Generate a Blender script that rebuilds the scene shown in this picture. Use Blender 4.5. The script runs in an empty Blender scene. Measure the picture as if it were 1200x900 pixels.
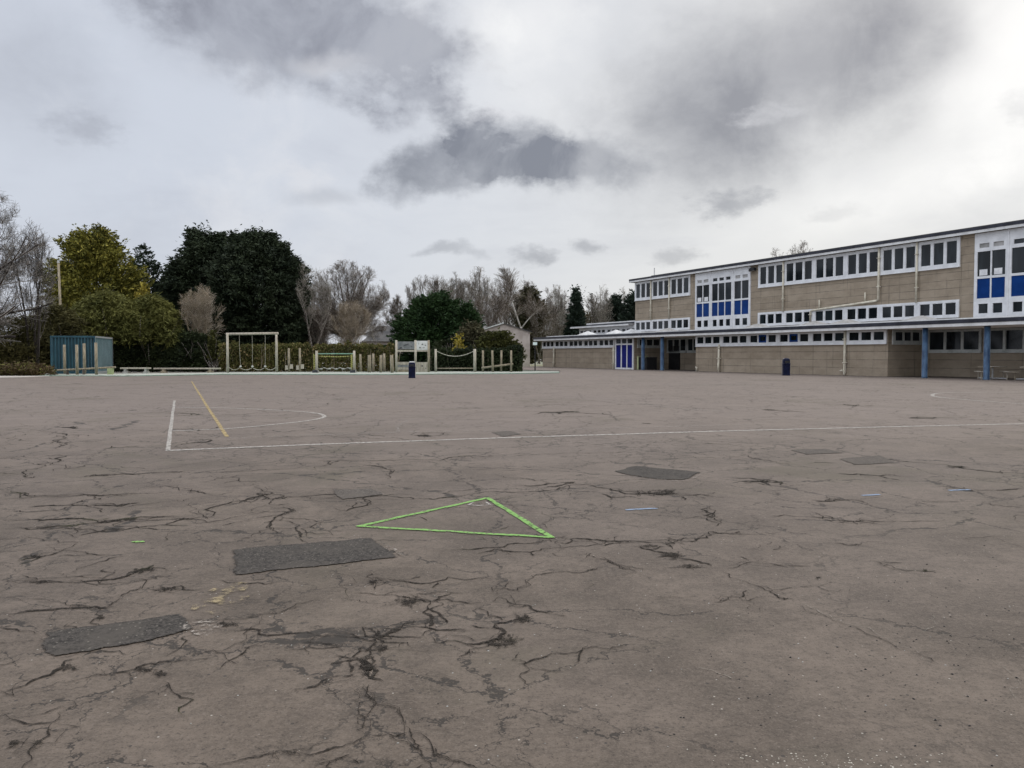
import bpy, math, random
import numpy as np
from math import sin, cos, pi, atan, sqrt, radians
random.seed(7); rng = np.random.default_rng(7)
SC = bpy.context.scene
COL = SC.collection

# ------------------------------------------------------------------ camera
F, EYE = 930.0, 1.42                      # focal length in photo pixels, eye height in metres
PITCH = atan(34 / F)
CP, SP = cos(PITCH), sin(PITCH)
cam = bpy.data.cameras.new('camera'); co = bpy.data.objects.new('camera', cam); COL.objects.link(co)
cam.sensor_width = 36; cam.lens = F / 1200 * 36; cam.clip_start = 0.05; cam.clip_end = 4000
co.location = (0, 0, EYE); co.rotation_euler = (pi / 2 - PITCH, 0, 0)
SC.camera = co

def ray(px, py):
    a = (px - 600) / F; b = (450 - py) / F
    return (a, CP + b * SP, -SP + b * CP)
def G(px, py, z=0.0):                     # survey: photo point -> point on the ground
    r = ray(px, py); t = (z - EYE) / r[2]
    return (r[0] * t, r[1] * t, z)
def at(px, py, d):                        # survey: photo point at a measured distance
    r = ray(px, py); t = d / r[1]
    return (r[0] * t, d, EYE + r[2] * t)

# ------------------------------------------------------------------ materials
def mat(name):
    m = bpy.data.materials.new(name); m.use_nodes = True
    nt = m.node_tree; b = nt.nodes['Principled BSDF']
    return m, nt, b
def N(nt, t, **kw):
    n = nt.nodes.new(t)
    for k, v in kw.items():
        if k.startswith('i_'):
            n.inputs[k[2:].replace('_', ' ')].default_value = v
        else: setattr(n, k, v)
    return n
def math_n(nt, op, a, b=None, c=None, clamp=False):
    n = nt.nodes.new('ShaderNodeMath'); n.operation = op; n.use_clamp = clamp
    for i, v in enumerate((a, b, c)):
        if v is None: continue
        if isinstance(v, (int, float)): n.inputs[i].default_value = v
        else: nt.links.new(v, n.inputs[i])
    return n.outputs[0]
def mixc(nt, f, a, b, mode='MIX'):
    n = nt.nodes.new('ShaderNodeMix'); n.data_type = 'RGBA'; n.blend_type = mode
    for i, v in ((0, f), (6, a), (7, b)):
        if isinstance(v, (int, float)): n.inputs[i].default_value = v
        elif isinstance(v, tuple): n.inputs[i].default_value = (*v[:3], 1)
        else: nt.links.new(v, n.inputs[i])
    return n.outputs[2]
def noise(nt, vec, scale, detail=4, rough=0.55, dist=0.0):
    n = nt.nodes.new('ShaderNodeTexNoise'); n.inputs['Scale'].default_value = scale
    n.inputs['Detail'].default_value = detail; n.inputs['Roughness'].default_value = rough
    n.inputs['Distortion'].default_value = dist
    nt.links.new(vec, n.inputs['Vector']); return n.outputs['Fac']
def ramp(nt, f, lo, hi, a=0.0, b=1.0, smooth=True):
    n = nt.nodes.new('ShaderNodeMapRange'); n.interpolation_type = 'SMOOTHSTEP' if smooth else 'LINEAR'
    n.clamp = True if not smooth else True
    n.inputs['From Min'].default_value = lo; n.inputs['From Max'].default_value = hi
    n.inputs['To Min'].default_value = a; n.inputs['To Max'].default_value = b
    nt.links.new(f, n.inputs['Value']); return n.outputs[0]
def objco(nt):
    return nt.nodes.new('ShaderNodeTexCoord').outputs['Object']
def vscale(nt, v, s):
    n = nt.nodes.new('ShaderNodeVectorMath'); n.operation = 'MULTIPLY'
    nt.links.new(v, n.inputs[0]); n.inputs[1].default_value = s; return n.outputs[0]

def worn(name, c1, c2, scale=3.0, rough=0.7, spec=0.3, lo=0.35, hi=0.65, stretch=(1, 1, 1), bump=0.0, metal=0.0):
    m, nt, b = mat(name)
    v = vscale(nt, objco(nt), stretch)
    f = ramp(nt, noise(nt, v, scale, 6, 0.65), lo, hi)
    nt.links.new(mixc(nt, f, c1, c2), b.inputs['Base Color'])
    b.inputs['Roughness'].default_value = rough; b.inputs['Specular IOR Level'].default_value = spec
    b.inputs['Sheen Weight'].default_value = 1.0; b.inputs['Sheen Roughness'].default_value = 0.30; b.inputs['Sheen Tint'].default_value = (1.0, 0.93, 0.86, 1)
    b.inputs['Metallic'].default_value = metal
    if bump:
        bn = N(nt, 'ShaderNodeBump', i_Strength=bump, i_Distance=0.02)
        nt.links.new(noise(nt, v, scale * 6, 4), bn.inputs['Height']); nt.links.new(bn.outputs[0], b.inputs['Normal'])
    return m

def leafmat(name, dark, light, clump=0.6, trans=0.0, accent=None, acc=0.93):
    m, nt, b = mat(name)
    geo = nt.nodes.new('ShaderNodeNewGeometry')
    r = geo.outputs['Random Per Island']
    c = noise(nt, objco(nt), clump, 3)
    f = math_n(nt, 'ADD', math_n(nt, 'MULTIPLY', r, 0.55), math_n(nt, 'MULTIPLY', ramp(nt, c, 0.32, 0.68), 0.5), clamp=True)
    col = mixc(nt, f, dark, light)
    if accent is not None:
        col = mixc(nt, math_n(nt, 'GREATER_THAN', r, acc), col, accent)
    nt.links.new(col, b.inputs['Base Color'])
    b.inputs['Roughness'].default_value = 0.75; b.inputs['Specular IOR Level'].default_value = 0.15
    return m

M = {}
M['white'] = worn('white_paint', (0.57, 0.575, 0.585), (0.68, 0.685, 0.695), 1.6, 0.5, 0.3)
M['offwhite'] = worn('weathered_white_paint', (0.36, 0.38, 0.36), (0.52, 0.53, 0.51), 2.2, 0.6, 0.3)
M['fascia'] = worn('grey_white_fascia', (0.50, 0.50, 0.495), (0.64, 0.64, 0.635), 1.2, 0.55, 0.3, stretch=(1, 1, 0.3))
M['roofedge'] = worn('dark_roof_edge', (0.012, 0.013, 0.02), (0.03, 0.032, 0.045), 1.5, 0.6)
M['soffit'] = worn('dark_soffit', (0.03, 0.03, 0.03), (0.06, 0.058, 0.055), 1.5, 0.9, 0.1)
M['felt'] = worn('roof_felt', (0.16, 0.16, 0.17), (0.30, 0.30, 0.30), 0.9, 0.9, 0.2)
M['blue'] = worn('blue_panel', (0.002, 0.026, 0.125), (0.004, 0.036, 0.165), 1.2, 0.5, 0.06)
M['doorblue'] = worn('blue_door', (0.002, 0.006, 0.10), (0.003, 0.010, 0.15), 1.6, 0.5, 0.06)
M['cream'] = worn('cream_pipe', (0.44, 0.40, 0.31), (0.62, 0.58, 0.47), 2.5, 0.5, 0.3)
M['column'] = worn('blue_column_paint', (0.014, 0.036, 0.078), (0.055, 0.105, 0.175), 3.5, 0.55, 0.3, stretch=(1, 1, 0.5))
M['navy'] = worn('navy_plastic', (0.002, 0.003, 0.014), (0.004, 0.007, 0.03), 4, 0.5, 0.1)
M['black'] = worn('black_paint', (0.006, 0.006, 0.007), (0.014, 0.014, 0.015), 4, 0.5)
M['wood'] = worn('weathered_wood', (0.14, 0.115, 0.08), (0.34, 0.29, 0.21), 5, 0.85, 0.15, 0.3, 0.7, stretch=(3, 3, 0.5), bump=0.3)
M['palewood'] = worn('pale_wood', (0.27, 0.24, 0.19), (0.45, 0.405, 0.335), 4, 0.8, 0.15, 0.3, 0.7, stretch=(2, 2, 0.5), bump=0.2)
M['rope'] = worn('rope', (0.22, 0.20, 0.16), (0.42, 0.40, 0.34), 9, 0.9, 0.1)
M['yellowrope'] = worn('yellow_rope', (0.26, 0.25, 0.07), (0.42, 0.40, 0.14), 7, 0.85, 0.1)
M['greenbar'] = worn('green_bar', (0.12, 0.24, 0.17), (0.2, 0.33, 0.25), 5, 0.5)
M['stone'] = worn('pale_stone', (0.20, 0.20, 0.18), (0.40, 0.39, 0.36), 6, 0.9, 0.1)
M['greyboard'] = worn('grey_board', (0.11, 0.12, 0.12), (0.22, 0.22, 0.22), 2.5, 0.7)
M['whiteboard'] = worn('pale_board', (0.46, 0.46, 0.44), (0.60, 0.60, 0.58), 2.5, 0.7)
M['ink'] = worn('dark_ink', (0.02, 0.022, 0.025), (0.06, 0.06, 0.065), 4, 0.7)
M['palegreen'] = worn('pale_green_panel', (0.26, 0.30, 0.15), (0.36, 0.39, 0.22), 2.5, 0.7)
M['dark'] = worn('dark_interior', (0.008, 0.008, 0.008), (0.02, 0.02, 0.02), 2, 0.8, 0.1)
M['render'] = worn('pinkish_render', (0.33, 0.285, 0.26), (0.44, 0.39, 0.36), 0.8, 0.9, 0.1)
M['slate'] = worn('slate_roof', (0.05, 0.05, 0.052), (0.10, 0.095, 0.09), 1.0, 0.8, 0.2)
M['bark'] = worn('bark', (0.045, 0.036, 0.030), (0.11, 0.092, 0.078), 2.5, 0.9, 0.1, stretch=(2, 2, 0.6))
M['twig'] = worn('brown_twig', (0.055, 0.042, 0.030), (0.115, 0.090, 0.066), 0.8, 0.9, 0.1)
M['darktwig'] = worn('dark_twig', (0.020, 0.017, 0.016), (0.05, 0.042, 0.038), 0.8, 0.9, 0.1)
M['paletwig'] = worn('pale_twig', (0.15, 0.115, 0.075), (0.29, 0.235, 0.165), 0.8, 0.9, 0.1)
M['greytwig'] = worn('grey_twig', (0.10, 0.088, 0.070), (0.19, 0.168, 0.138), 0.6, 0.9, 0.1)
M['birch'] = worn('birch_bark', (0.30, 0.28, 0.25), (0.48, 0.46, 0.42), 3, 0.8, 0.1, stretch=(1, 1, 0.4))
M['container2'] = worn('paler_teal_steel', (0.020, 0.080, 0.100), (0.05, 0.125, 0.15), 0.9, 0.5, 0.3)  # paler, greener teal for the right side of the container
M['container'] = worn('teal_blue_steel', (0.006, 0.042, 0.064), (0.020, 0.082, 0.11), 1.3, 0.5, 0.35, 0.35, 0.7, stretch=(1, 1, 0.4))
M['skylight'] = worn('skylight_dome', (0.36, 0.37, 0.38), (0.52, 0.53, 0.54), 1.5, 0.4, 0.4)
M['greyskylight'] = worn('dirty_skylight', (0.22, 0.22, 0.21), (0.36, 0.35, 0.34), 1.5, 0.6, 0.3)
M['metal'] = worn('galvanised_metal', (0.30, 0.30, 0.30), (0.45, 0.45, 0.45), 4, 0.45, 0.5)
M['notice'] = worn('paper_notice', (0.55, 0.55, 0.56), (0.7, 0.7, 0.7), 3, 0.8)
M['signface'] = worn('sign_face', (0.52, 0.62, 0.60), (0.66, 0.74, 0.72), 3, 0.5)
M['maroon'] = worn('maroon_seat', (0.09, 0.02, 0.02), (0.14, 0.04, 0.035), 3, 0.6)

def glass_mat():
    m, nt, b = mat('window_glass')
    v = objco(nt)
    nt.links.new(mixc(nt, ramp(nt, noise(nt, vscale(nt, v, (0.8, 0.8, 0.25)), 1.3, 3), 0.4, 0.65), (0.006, 0.008, 0.010), (0.018, 0.023, 0.027)), b.inputs['Base Color'])
    geo = nt.nodes.new('ShaderNodeNewGeometry'); r_ = geo.outputs['Random Per Island']
    mix_in = b.inputs['Base Color'].links[0].from_socket
    nt.links.new(mixc(nt, ramp(nt, r_, 0.55, 1.0, 0.0, 0.8), mix_in, (0.030, 0.036, 0.040)), b.inputs['Base Color'])
    b.inputs['Roughness'].default_value = 0.05; b.inputs['IOR'].default_value = 1.5; b.inputs['Specular IOR Level'].default_value = 0.30
    return m
M['glass'] = glass_mat()

def block_mat(name, c1, c2, joint=0.5):
    m, nt, b = mat(name)
    v = objco(nt)
    sx = nt.nodes.new('ShaderNodeSeparateXYZ'); nt.links.new(v, sx.inputs[0])
    z = math_n(nt, 'ADD', sx.outputs[2], math_n(nt, 'MULTIPLY', noise(nt, v, 0.8, 2), 0.02))
    fz = math_n(nt, 'FRACT', math_n(nt, 'DIVIDE', z, 0.55))
    line = math_n(nt, 'LESS_THAN', fz, 0.055)
    fx = math_n(nt, 'FRACT', math_n(nt, 'DIVIDE', math_n(nt, 'ADD', sx.outputs[0], 0.1), 3.19))
    vl = math_n(nt, 'LESS_THAN', fx, 0.008)
    jn = math_n(nt, 'MAXIMUM', line, vl)
    jn = math_n(nt, 'MULTIPLY', jn, ramp(nt, noise(nt, v, 1.1, 3), 0.3, 0.6, 0.25, 1.0))
    row = nt.nodes.new('ShaderNodeTexWhiteNoise'); row.noise_dimensions = '2D'
    cmb = nt.nodes.new('ShaderNodeCombineXYZ')
    nt.links.new(math_n(nt, 'FLOOR', math_n(nt, 'DIVIDE', z, 0.55)), cmb.inputs[0])
    nt.links.new(math_n(nt, 'FLOOR', math_n(nt, 'DIVIDE', sx.outputs[0], 3.19)), cmb.inputs[1])
    nt.links.new(cmb.outputs[0], row.inputs['Vector'])
    n1 = ramp(nt, noise(nt, vscale(nt, v, (0.7, 0.7, 1.3)), 1.0, 8, 0.7), 0.32, 0.68)
    n2 = noise(nt, v, 22, 3, 0.7)
    f = math_n(nt, 'ADD', math_n(nt, 'MULTIPLY', n1, 0.45), math_n(nt, 'ADD', math_n(nt, 'MULTIPLY', n2, 0.45), math_n(nt, 'MULTIPLY', row.outputs['Value'], 0.25)), clamp=True)
    col = mixc(nt, f, c1, c2)
    streak = ramp(nt, noise(nt, vscale(nt, v, (2.2, 2.2, 0.18)), 1.5, 5, 0.65), 0.55, 0.75)
    col = mixc(nt, math_n(nt, 'MULTIPLY', streak, 0.5), col, (0.07, 0.065, 0.055))
    col = mixc(nt, math_n(nt, 'MULTIPLY', jn, joint), col, (0.045, 0.042, 0.038))
    nt.links.new(col, b.inputs['Base Color'])
    b.inputs['Roughness'].default_value = 0.92; b.inputs['Specular IOR Level'].default_value = 0.15
    bn = N(nt, 'ShaderNodeBump', i_Strength=0.5, i_Distance=0.02)
    nt.links.new(math_n(nt, 'SUBTRACT', n2, math_n(nt, 'MULTIPLY', jn, 0.8)), bn.inputs['Height']); nt.links.new(bn.outputs[0], b.inputs['Normal'])
    return m
M['block'] = block_mat('concrete_block_wall', (0.19, 0.152, 0.110), (0.355, 0.296, 0.226), 0.72)

def asphalt_mat(name, tone=1.0, red=1.0, network=True, rough=0.80, spec=0.28):
    m, nt, b = mat(name)
    v = objco(nt)
    big = ramp(nt, noise(nt, v, 0.11, 4, 0.6), 0.3, 0.7)
    mid = ramp(nt, noise(nt, v, 0.9, 7, 0.72, 0.4), 0.36, 0.64)
    sm = noise(nt, v, 9, 5, 0.7)
    gr = math_n(nt, 'ADD', math_n(nt, 'MULTIPLY', noise(nt, v, 110, 3, 0.8), 0.55), math_n(nt, 'MULTIPLY', noise(nt, v, 38, 3, 0.75), 0.45))
    c = mixc(nt, mid, (0.074 * tone * red, 0.057 * tone, 0.042 * tone), (0.137 * tone * red, 0.107 * tone, 0.082 * tone))
    c = mixc(nt, math_n(nt, 'MULTIPLY', big, 0.5), c, (0.128 * tone * red, 0.104 * tone, 0.093 * tone))
    c = mixc(nt, ramp(nt, sm, 0.42, 0.66, 0.0, 0.40), c, (0.052 * tone, 0.041 * tone, 0.032 * tone))
    c = mixc(nt, ramp(nt, gr, 0.50, 0.64, 0.0, 0.65), c, (0.165 * tone, 0.135 * tone, 0.112 * tone))
    c = mixc(nt, ramp(nt, gr, 0.48, 0.38, 0.0, 0.75), c, (0.035 * tone, 0.028 * tone, 0.023 * tone))
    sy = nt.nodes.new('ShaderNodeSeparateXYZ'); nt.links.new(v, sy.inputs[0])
    mix_in = ramp(nt, math_n(nt, 'ADD', sy.outputs[1], math_n(nt, 'MULTIPLY', noise(nt, v, 0.15, 4, 0.6), 14.0)), 12.0, 27.0)    # paler farther out: older surfacing, with grazing sheen painted into the colour
    c = mixc(nt, math_n(nt, 'MULTIPLY', mix_in, 0.55), c, (0.190 * tone, 0.154 * tone, 0.132 * tone))
    st = ramp(nt, noise(nt, v, 0.33, 6, 0.7, 0.8), 0.52, 0.70)
    c = mixc(nt, math_n(nt, 'MULTIPLY', st, 0.6), c, (0.088 * tone, 0.074 * tone, 0.052 * tone))
    # pits and stones: sparse cells
    for sc, thr, colr, dens in ((26, 0.20, (0.03, 0.027, 0.024), 0.93), (38, 0.16, (0.40, 0.37, 0.32), 0.975), (9, 0.08, (0.035, 0.03, 0.027), 0.88)):
        vo = nt.nodes.new('ShaderNodeTexVoronoi'); vo.inputs['Scale'].default_value = sc; nt.links.new(v, vo.inputs['Vector'])
        sep = nt.nodes.new('ShaderNodeSeparateColor'); nt.links.new(vo.outputs['Color'], sep.inputs[0])
        mk = math_n(nt, 'MULTIPLY', math_n(nt, 'LESS_THAN', vo.outputs['Distance'], thr), math_n(nt, 'GREATER_THAN', sep.outputs[0], dens))
        c = mixc(nt, math_n(nt, 'MULTIPLY', mk, 0.75), c, colr)
    h = gr
    if network:
        wob = nt.nodes.new('ShaderNodeTexNoise'); wob.inputs['Scale'].default_value = 1.7; wob.inputs['Detail'].default_value = 6; wob.inputs['Roughness'].default_value = 0.7
        nt.links.new(v, wob.inputs['Vector'])
        s = nt.nodes.new('ShaderNodeVectorMath'); s.operation = 'SUBTRACT'; nt.links.new(wob.outputs['Color'], s.inputs[0]); s.inputs[1].default_value = (0.5, 0.5, 0.5)
        s2 = nt.nodes.new('ShaderNodeVectorMath'); s2.operation = 'MULTIPLY_ADD'; nt.links.new(s.outputs[0], s2.inputs[0]); s2.inputs[1].default_value = (0.75, 0.75, 0); nt.links.new(v, s2.inputs[2])
        ck = None
        sx = nt.nodes.new('ShaderNodeSeparateXYZ'); nt.links.new(v, sx.inputs[0])
        sound = math_n(nt, 'MULTIPLY', ramp(nt, sx.outputs[0], 0.1, 1.2), ramp(nt, sx.outputs[1], 8.0, 5.5))     # the sounder bay laid at the near right
        for sc, w, lo, hi, off in ((0.40, 0.010, 0.28, 0.42, 0.0), (0.95, 0.0065, 0.33, 0.47, 30.0), (2.1, 0.0055, 0.48, 0.60, 60.0)):
            vo = nt.nodes.new('ShaderNodeTexVoronoi'); vo.feature = 'DISTANCE_TO_EDGE'; vo.inputs['Scale'].default_value = sc
            nt.links.new(s2.outputs[0], vo.inputs['Vector'])
            wv = ramp(nt, noise(nt, v, 4.5 * sc + 2, 4, 0.7), 0.38, 0.68, 0.2, 1.6)
            e = math_n(nt, 'DIVIDE', vo.outputs['Distance'], math_n(nt, 'MULTIPLY', wv, w * sc))
            ln = ramp(nt, e, 1.6, 0.5)
            mp = nt.nodes.new('ShaderNodeVectorMath'); mp.operation = 'ADD'; nt.links.new(v, mp.inputs[0]); mp.inputs[1].default_value = (off, off, 0)
            msk = ramp(nt, math_n(nt, 'SUBTRACT', noise(nt, mp.outputs[0], 0.30, 4, 0.65), math_n(nt, 'MULTIPLY', sound, 0.17)), lo, hi)
            ln = math_n(nt, 'MULTIPLY', ln, msk)
            ck = ln if ck is None else math_n(nt, 'MAXIMUM', ck, ln)
        c = mixc(nt, math_n(nt, 'MULTIPLY', ck, 0.85), c, (0.026, 0.022, 0.018))
        h = math_n(nt, 'SUBTRACT', gr, math_n(nt, 'MULTIPLY', ck, 1.5))
    nt.links.new(c, b.inputs['Base Color'])
    b.inputs['Roughness'].default_value = rough; b.inputs['Specular IOR Level'].default_value = spec
    bn = N(nt, 'ShaderNodeBump', i_Strength=0.5, i_Distance=0.010)
    nt.links.new(h, bn.inputs['Height']); nt.links.new(bn.outputs[0], b.inputs['Normal'])
    return m
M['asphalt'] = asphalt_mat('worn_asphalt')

def crumb_alpha(nt, b, v, bias):
    at_ = nt.nodes.new('ShaderNodeAttribute'); at_.attribute_name = 'core'
    ng = math_n(nt, 'ADD', math_n(nt, 'MULTIPLY', noise(nt, v, 22, 6, 0.85), 0.55), math_n(nt, 'MULTIPLY', noise(nt, v, 70, 3, 0.8), 0.45))
    k = math_n(nt, 'ADD', at_.outputs['Fac'], math_n(nt, 'MULTIPLY', math_n(nt, 'SUBTRACT', ng, 0.5), 2.6))
    nt.links.new(ramp(nt, k, bias, bias + 0.32), b.inputs['Alpha'])
def patch_mat(name, lo, hi, bright):
    m, nt, b = mat(name); v = objco(nt); crumb_alpha(nt, b, v, 0.30)
    g = math_n(nt, 'ADD', math_n(nt, 'MULTIPLY', noise(nt, v, 75, 3, 0.8), 0.6), math_n(nt, 'MULTIPLY', noise(nt, v, 28, 4, 0.8), 0.4))
    c = mixc(nt, ramp(nt, g, 0.40, 0.60), lo, hi)
    c = mixc(nt, ramp(nt, noise(nt, v, 2.6, 7, 0.75), 0.42, 0.64, 0.0, 0.8), c, bright)
    vo = nt.nodes.new('ShaderNodeTexVoronoi'); vo.inputs['Scale'].default_value = 55; nt.links.new(v, vo.inputs['Vector'])
    sp = nt.nodes.new('ShaderNodeSeparateColor'); nt.links.new(vo.outputs['Color'], sp.inputs[0])
    mk = math_n(nt, 'MULTIPLY', math_n(nt, 'LESS_THAN', vo.outputs['Distance'], 0.3), math_n(nt, 'GREATER_THAN', sp.outputs[0], 0.88))
    c = mixc(nt, math_n(nt, 'MULTIPLY', mk, 0.7), c, (0.20, 0.18, 0.15))
    nt.links.new(c, b.inputs['Base Color']); b.inputs['Roughness'].default_value = 0.95; b.inputs['Specular IOR Level'].default_value = 0.15
    bn = N(nt, 'ShaderNodeBump', i_Strength=0.3, i_Distance=0.006); nt.links.new(g, bn.inputs['Height']); nt.links.new(bn.outputs[0], b.inputs['Normal'])
    return m
M['patch'] = patch_mat('dark_patch_asphalt', (0.022, 0.020, 0.018), (0.078, 0.069, 0.061), (0.072, 0.063, 0.054))
M['oldpatch'] = patch_mat('faded_patch_asphalt', (0.045, 0.039, 0.034), (0.125, 0.108, 0.094), (0.10, 0.085, 0.072))
def crack_mat():
    m, nt, b = mat('crack_debris')
    v = objco(nt)
    crumb_alpha(nt, b, v, 0.38)
    f = ramp(nt, noise(nt, v, 30, 4, 0.7), 0.45, 0.75)
    c = mixc(nt, f, (0.020, 0.017, 0.014), (0.080, 0.066, 0.053))
    g = ramp(nt, noise(nt, v, 1.2, 3), 0.58, 0.68)
    c = mixc(nt, math_n(nt, 'MULTIPLY', g, 0.5), c, (0.035, 0.045, 0.012))
    nt.links.new(c, b.inputs['Base Color']); b.inputs['Roughness'].default_value = 0.95; b.inputs['Specular IOR Level'].default_value = 0.1
    return m
M['crack'] = crack_mat()

def alpha_worn(name, col, lo, hi, scale=14, amount=1.0):
    """paint worn through to the asphalt: ragged gaps in the paint film"""
    m, nt, b = mat(name)
    v = objco(nt)
    f = ramp(nt, noise(nt, v, scale, 6, 0.75), lo, hi)
    b.inputs['Base Color'].default_value = (*col, 1)
    c = mixc(nt, noise(nt, v, 40, 3), tuple(x * 0.8 for x in col), col)
    nt.links.new(c, b.inputs['Base Color'])
    nt.links.new(math_n(nt, 'MULTIPLY', f, amount), b.inputs['Alpha'])
    b.inputs['Roughness'].default_value = 0.8; b.inputs['Specular IOR Level'].default_value = 0.2
    return m
M['linewhite'] = alpha_worn('worn_white_line', (0.46, 0.43, 0.39), 0.35, 0.53, 14, 0.80)
M['linefaint'] = alpha_worn('faint_white_line', (0.36, 0.33, 0.30), 0.44, 0.64, 10, 0.5)
M['lineyellow'] = alpha_worn('worn_yellow_line', (0.40, 0.305, 0.15), 0.36, 0.54, 12, 0.9)
M['linegreen'] = alpha_worn('green_line', (0.21, 0.40, 0.11), 0.36, 0.50, 22, 0.9)
M['lineblue'] = alpha_worn('blue_line', (0.24, 0.32, 0.44), 0.34, 0.50, 18, 0.8)
M['palegrit'] = worn('pale_grit_stone', (0.30, 0.27, 0.22), (0.50, 0.46, 0.39), 9, 0.9)
M['stain'] = alpha_worn('pale_yellow_stain', (0.34, 0.27, 0.16), 0.50, 0.66, 9, 0.8)
M['grit'] = alpha_worn('pale_grit', (0.34, 0.30, 0.26), 0.50, 0.62, 22, 0.8)
def seam_mat():
    m, nt, b = mat('pale_seam_grit'); v = objco(nt); crumb_alpha(nt, b, v, 0.68)
    nt.links.new(mixc(nt, noise(nt, v, 60, 3), (0.13, 0.112, 0.09), (0.27, 0.24, 0.20)), b.inputs['Base Color']); b.inputs['Roughness'].default_value = .95
    return m
M['seam'] = seam_mat()
M['mint'] = worn('mint_safety_surface', (0.09, 0.165, 0.12), (0.16, 0.255, 0.19), 1.3, 0.9, 0.0)
M['mintedge'] = worn('pale_mint_edging', (0.125, 0.215, 0.16), (0.20, 0.295, 0.235), 1.5, 0.85, 0.0)
M['earth'] = worn('leaf_litter_earth', (0.030, 0.028, 0.014), (0.075, 0.062, 0.035), 0.5, 0.95, 0.0)
M['lawn'] = worn('lawn_grass', (0.09, 0.15, 0.025), (0.15, 0.21, 0.045), 1.4, 0.95, 0.0)

M['cypress'] = leafmat('dark_cypress_leaf', (0.005, 0.010, 0.006), (0.032, 0.048, 0.025), 0.45)
M['cypress2'] = leafmat('blackish_cypress_leaf', (0.004, 0.008, 0.005), (0.034, 0.046, 0.023), 0.40)
M['golden'] = leafmat('golden_cypress_leaf', (0.020, 0.026, 0.007), (0.21, 0.195, 0.036), 0.50, accent=(0.30, 0.26, 0.055), acc=0.86)
M['green'] = leafmat('green_cypress_leaf', (0.005, 0.013, 0.005), (0.030, 0.060, 0.018), 0.5)
M['pine'] = leafmat('pine_needle', (0.008, 0.014, 0.011), (0.028, 0.042, 0.028), 0.4)
M['bamboo'] = leafmat('willowy_shrub_leaf', (0.034, 0.040, 0.010), (0.165, 0.160, 0.045), 0.45)
M['olive'] = leafmat('olive_shrub_leaf', (0.028, 0.027, 0.010), (0.12, 0.108, 0.042), 0.5)
M['hedge'] = leafmat('hedge_leaf', (0.022, 0.025, 0.007), (0.125, 0.120, 0.034), 0.7, accent=(0.19, 0.14, 0.065), acc=0.86)
M['darkhedge'] = leafmat('dark_hedge_leaf', (0.006, 0.010, 0.005), (0.030, 0.040, 0.014), 0.6)
M['laurel'] = leafmat('laurel_leaf', (0.014, 0.018, 0.005), (0.075, 0.075, 0.02), 0.8)
M['ivy'] = leafmat('ivy_leaf', (0.022, 0.024, 0.013), (0.10, 0.09, 0.05), 0.6)
M['yellowflower'] = leafmat('yellow_blossom', (0.12, 0.10, 0.02), (0.36, 0.29, 0.045), 1.5)
M['bramble'] = leafmat('dry_bramble', (0.035, 0.026, 0.014), (0.14, 0.10, 0.055), 0.7, accent=(0.12, 0.12, 0.03), acc=0.8)
M['wood_far'] = leafmat('far_wood_leaf', (0.028, 0.026, 0.016), (0.085, 0.072, 0.045), 0.12)

# ------------------------------------------------------------------ mesh helpers
def np_mesh(name, V, Fq, m, parent=None, smooth=False):
    V = np.asarray(V, np.float32).reshape(-1, 3); Fq = np.asarray(Fq, np.int32)
    k = Fq.shape[1]
    me = bpy.data.meshes.new(name)
    me.vertices.add(len(V)); me.vertices.foreach_set('co', V.ravel())
    me.loops.add(Fq.size); me.loops.foreach_set('vertex_index', Fq.ravel())
    me.polygons.add(len(Fq)); me.polygons.foreach_set('loop_start', np.arange(len(Fq), dtype=np.int32) * k)
    if smooth: me.polygons.foreach_set('use_smooth', np.ones(len(Fq), bool))
    me.update(calc_edges=True); me.validate()
    me.materials.append(m)
    o = bpy.data.objects.new(name, me); COL.objects.link(o)
    if parent is not None: o.parent = parent
    return o

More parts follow.
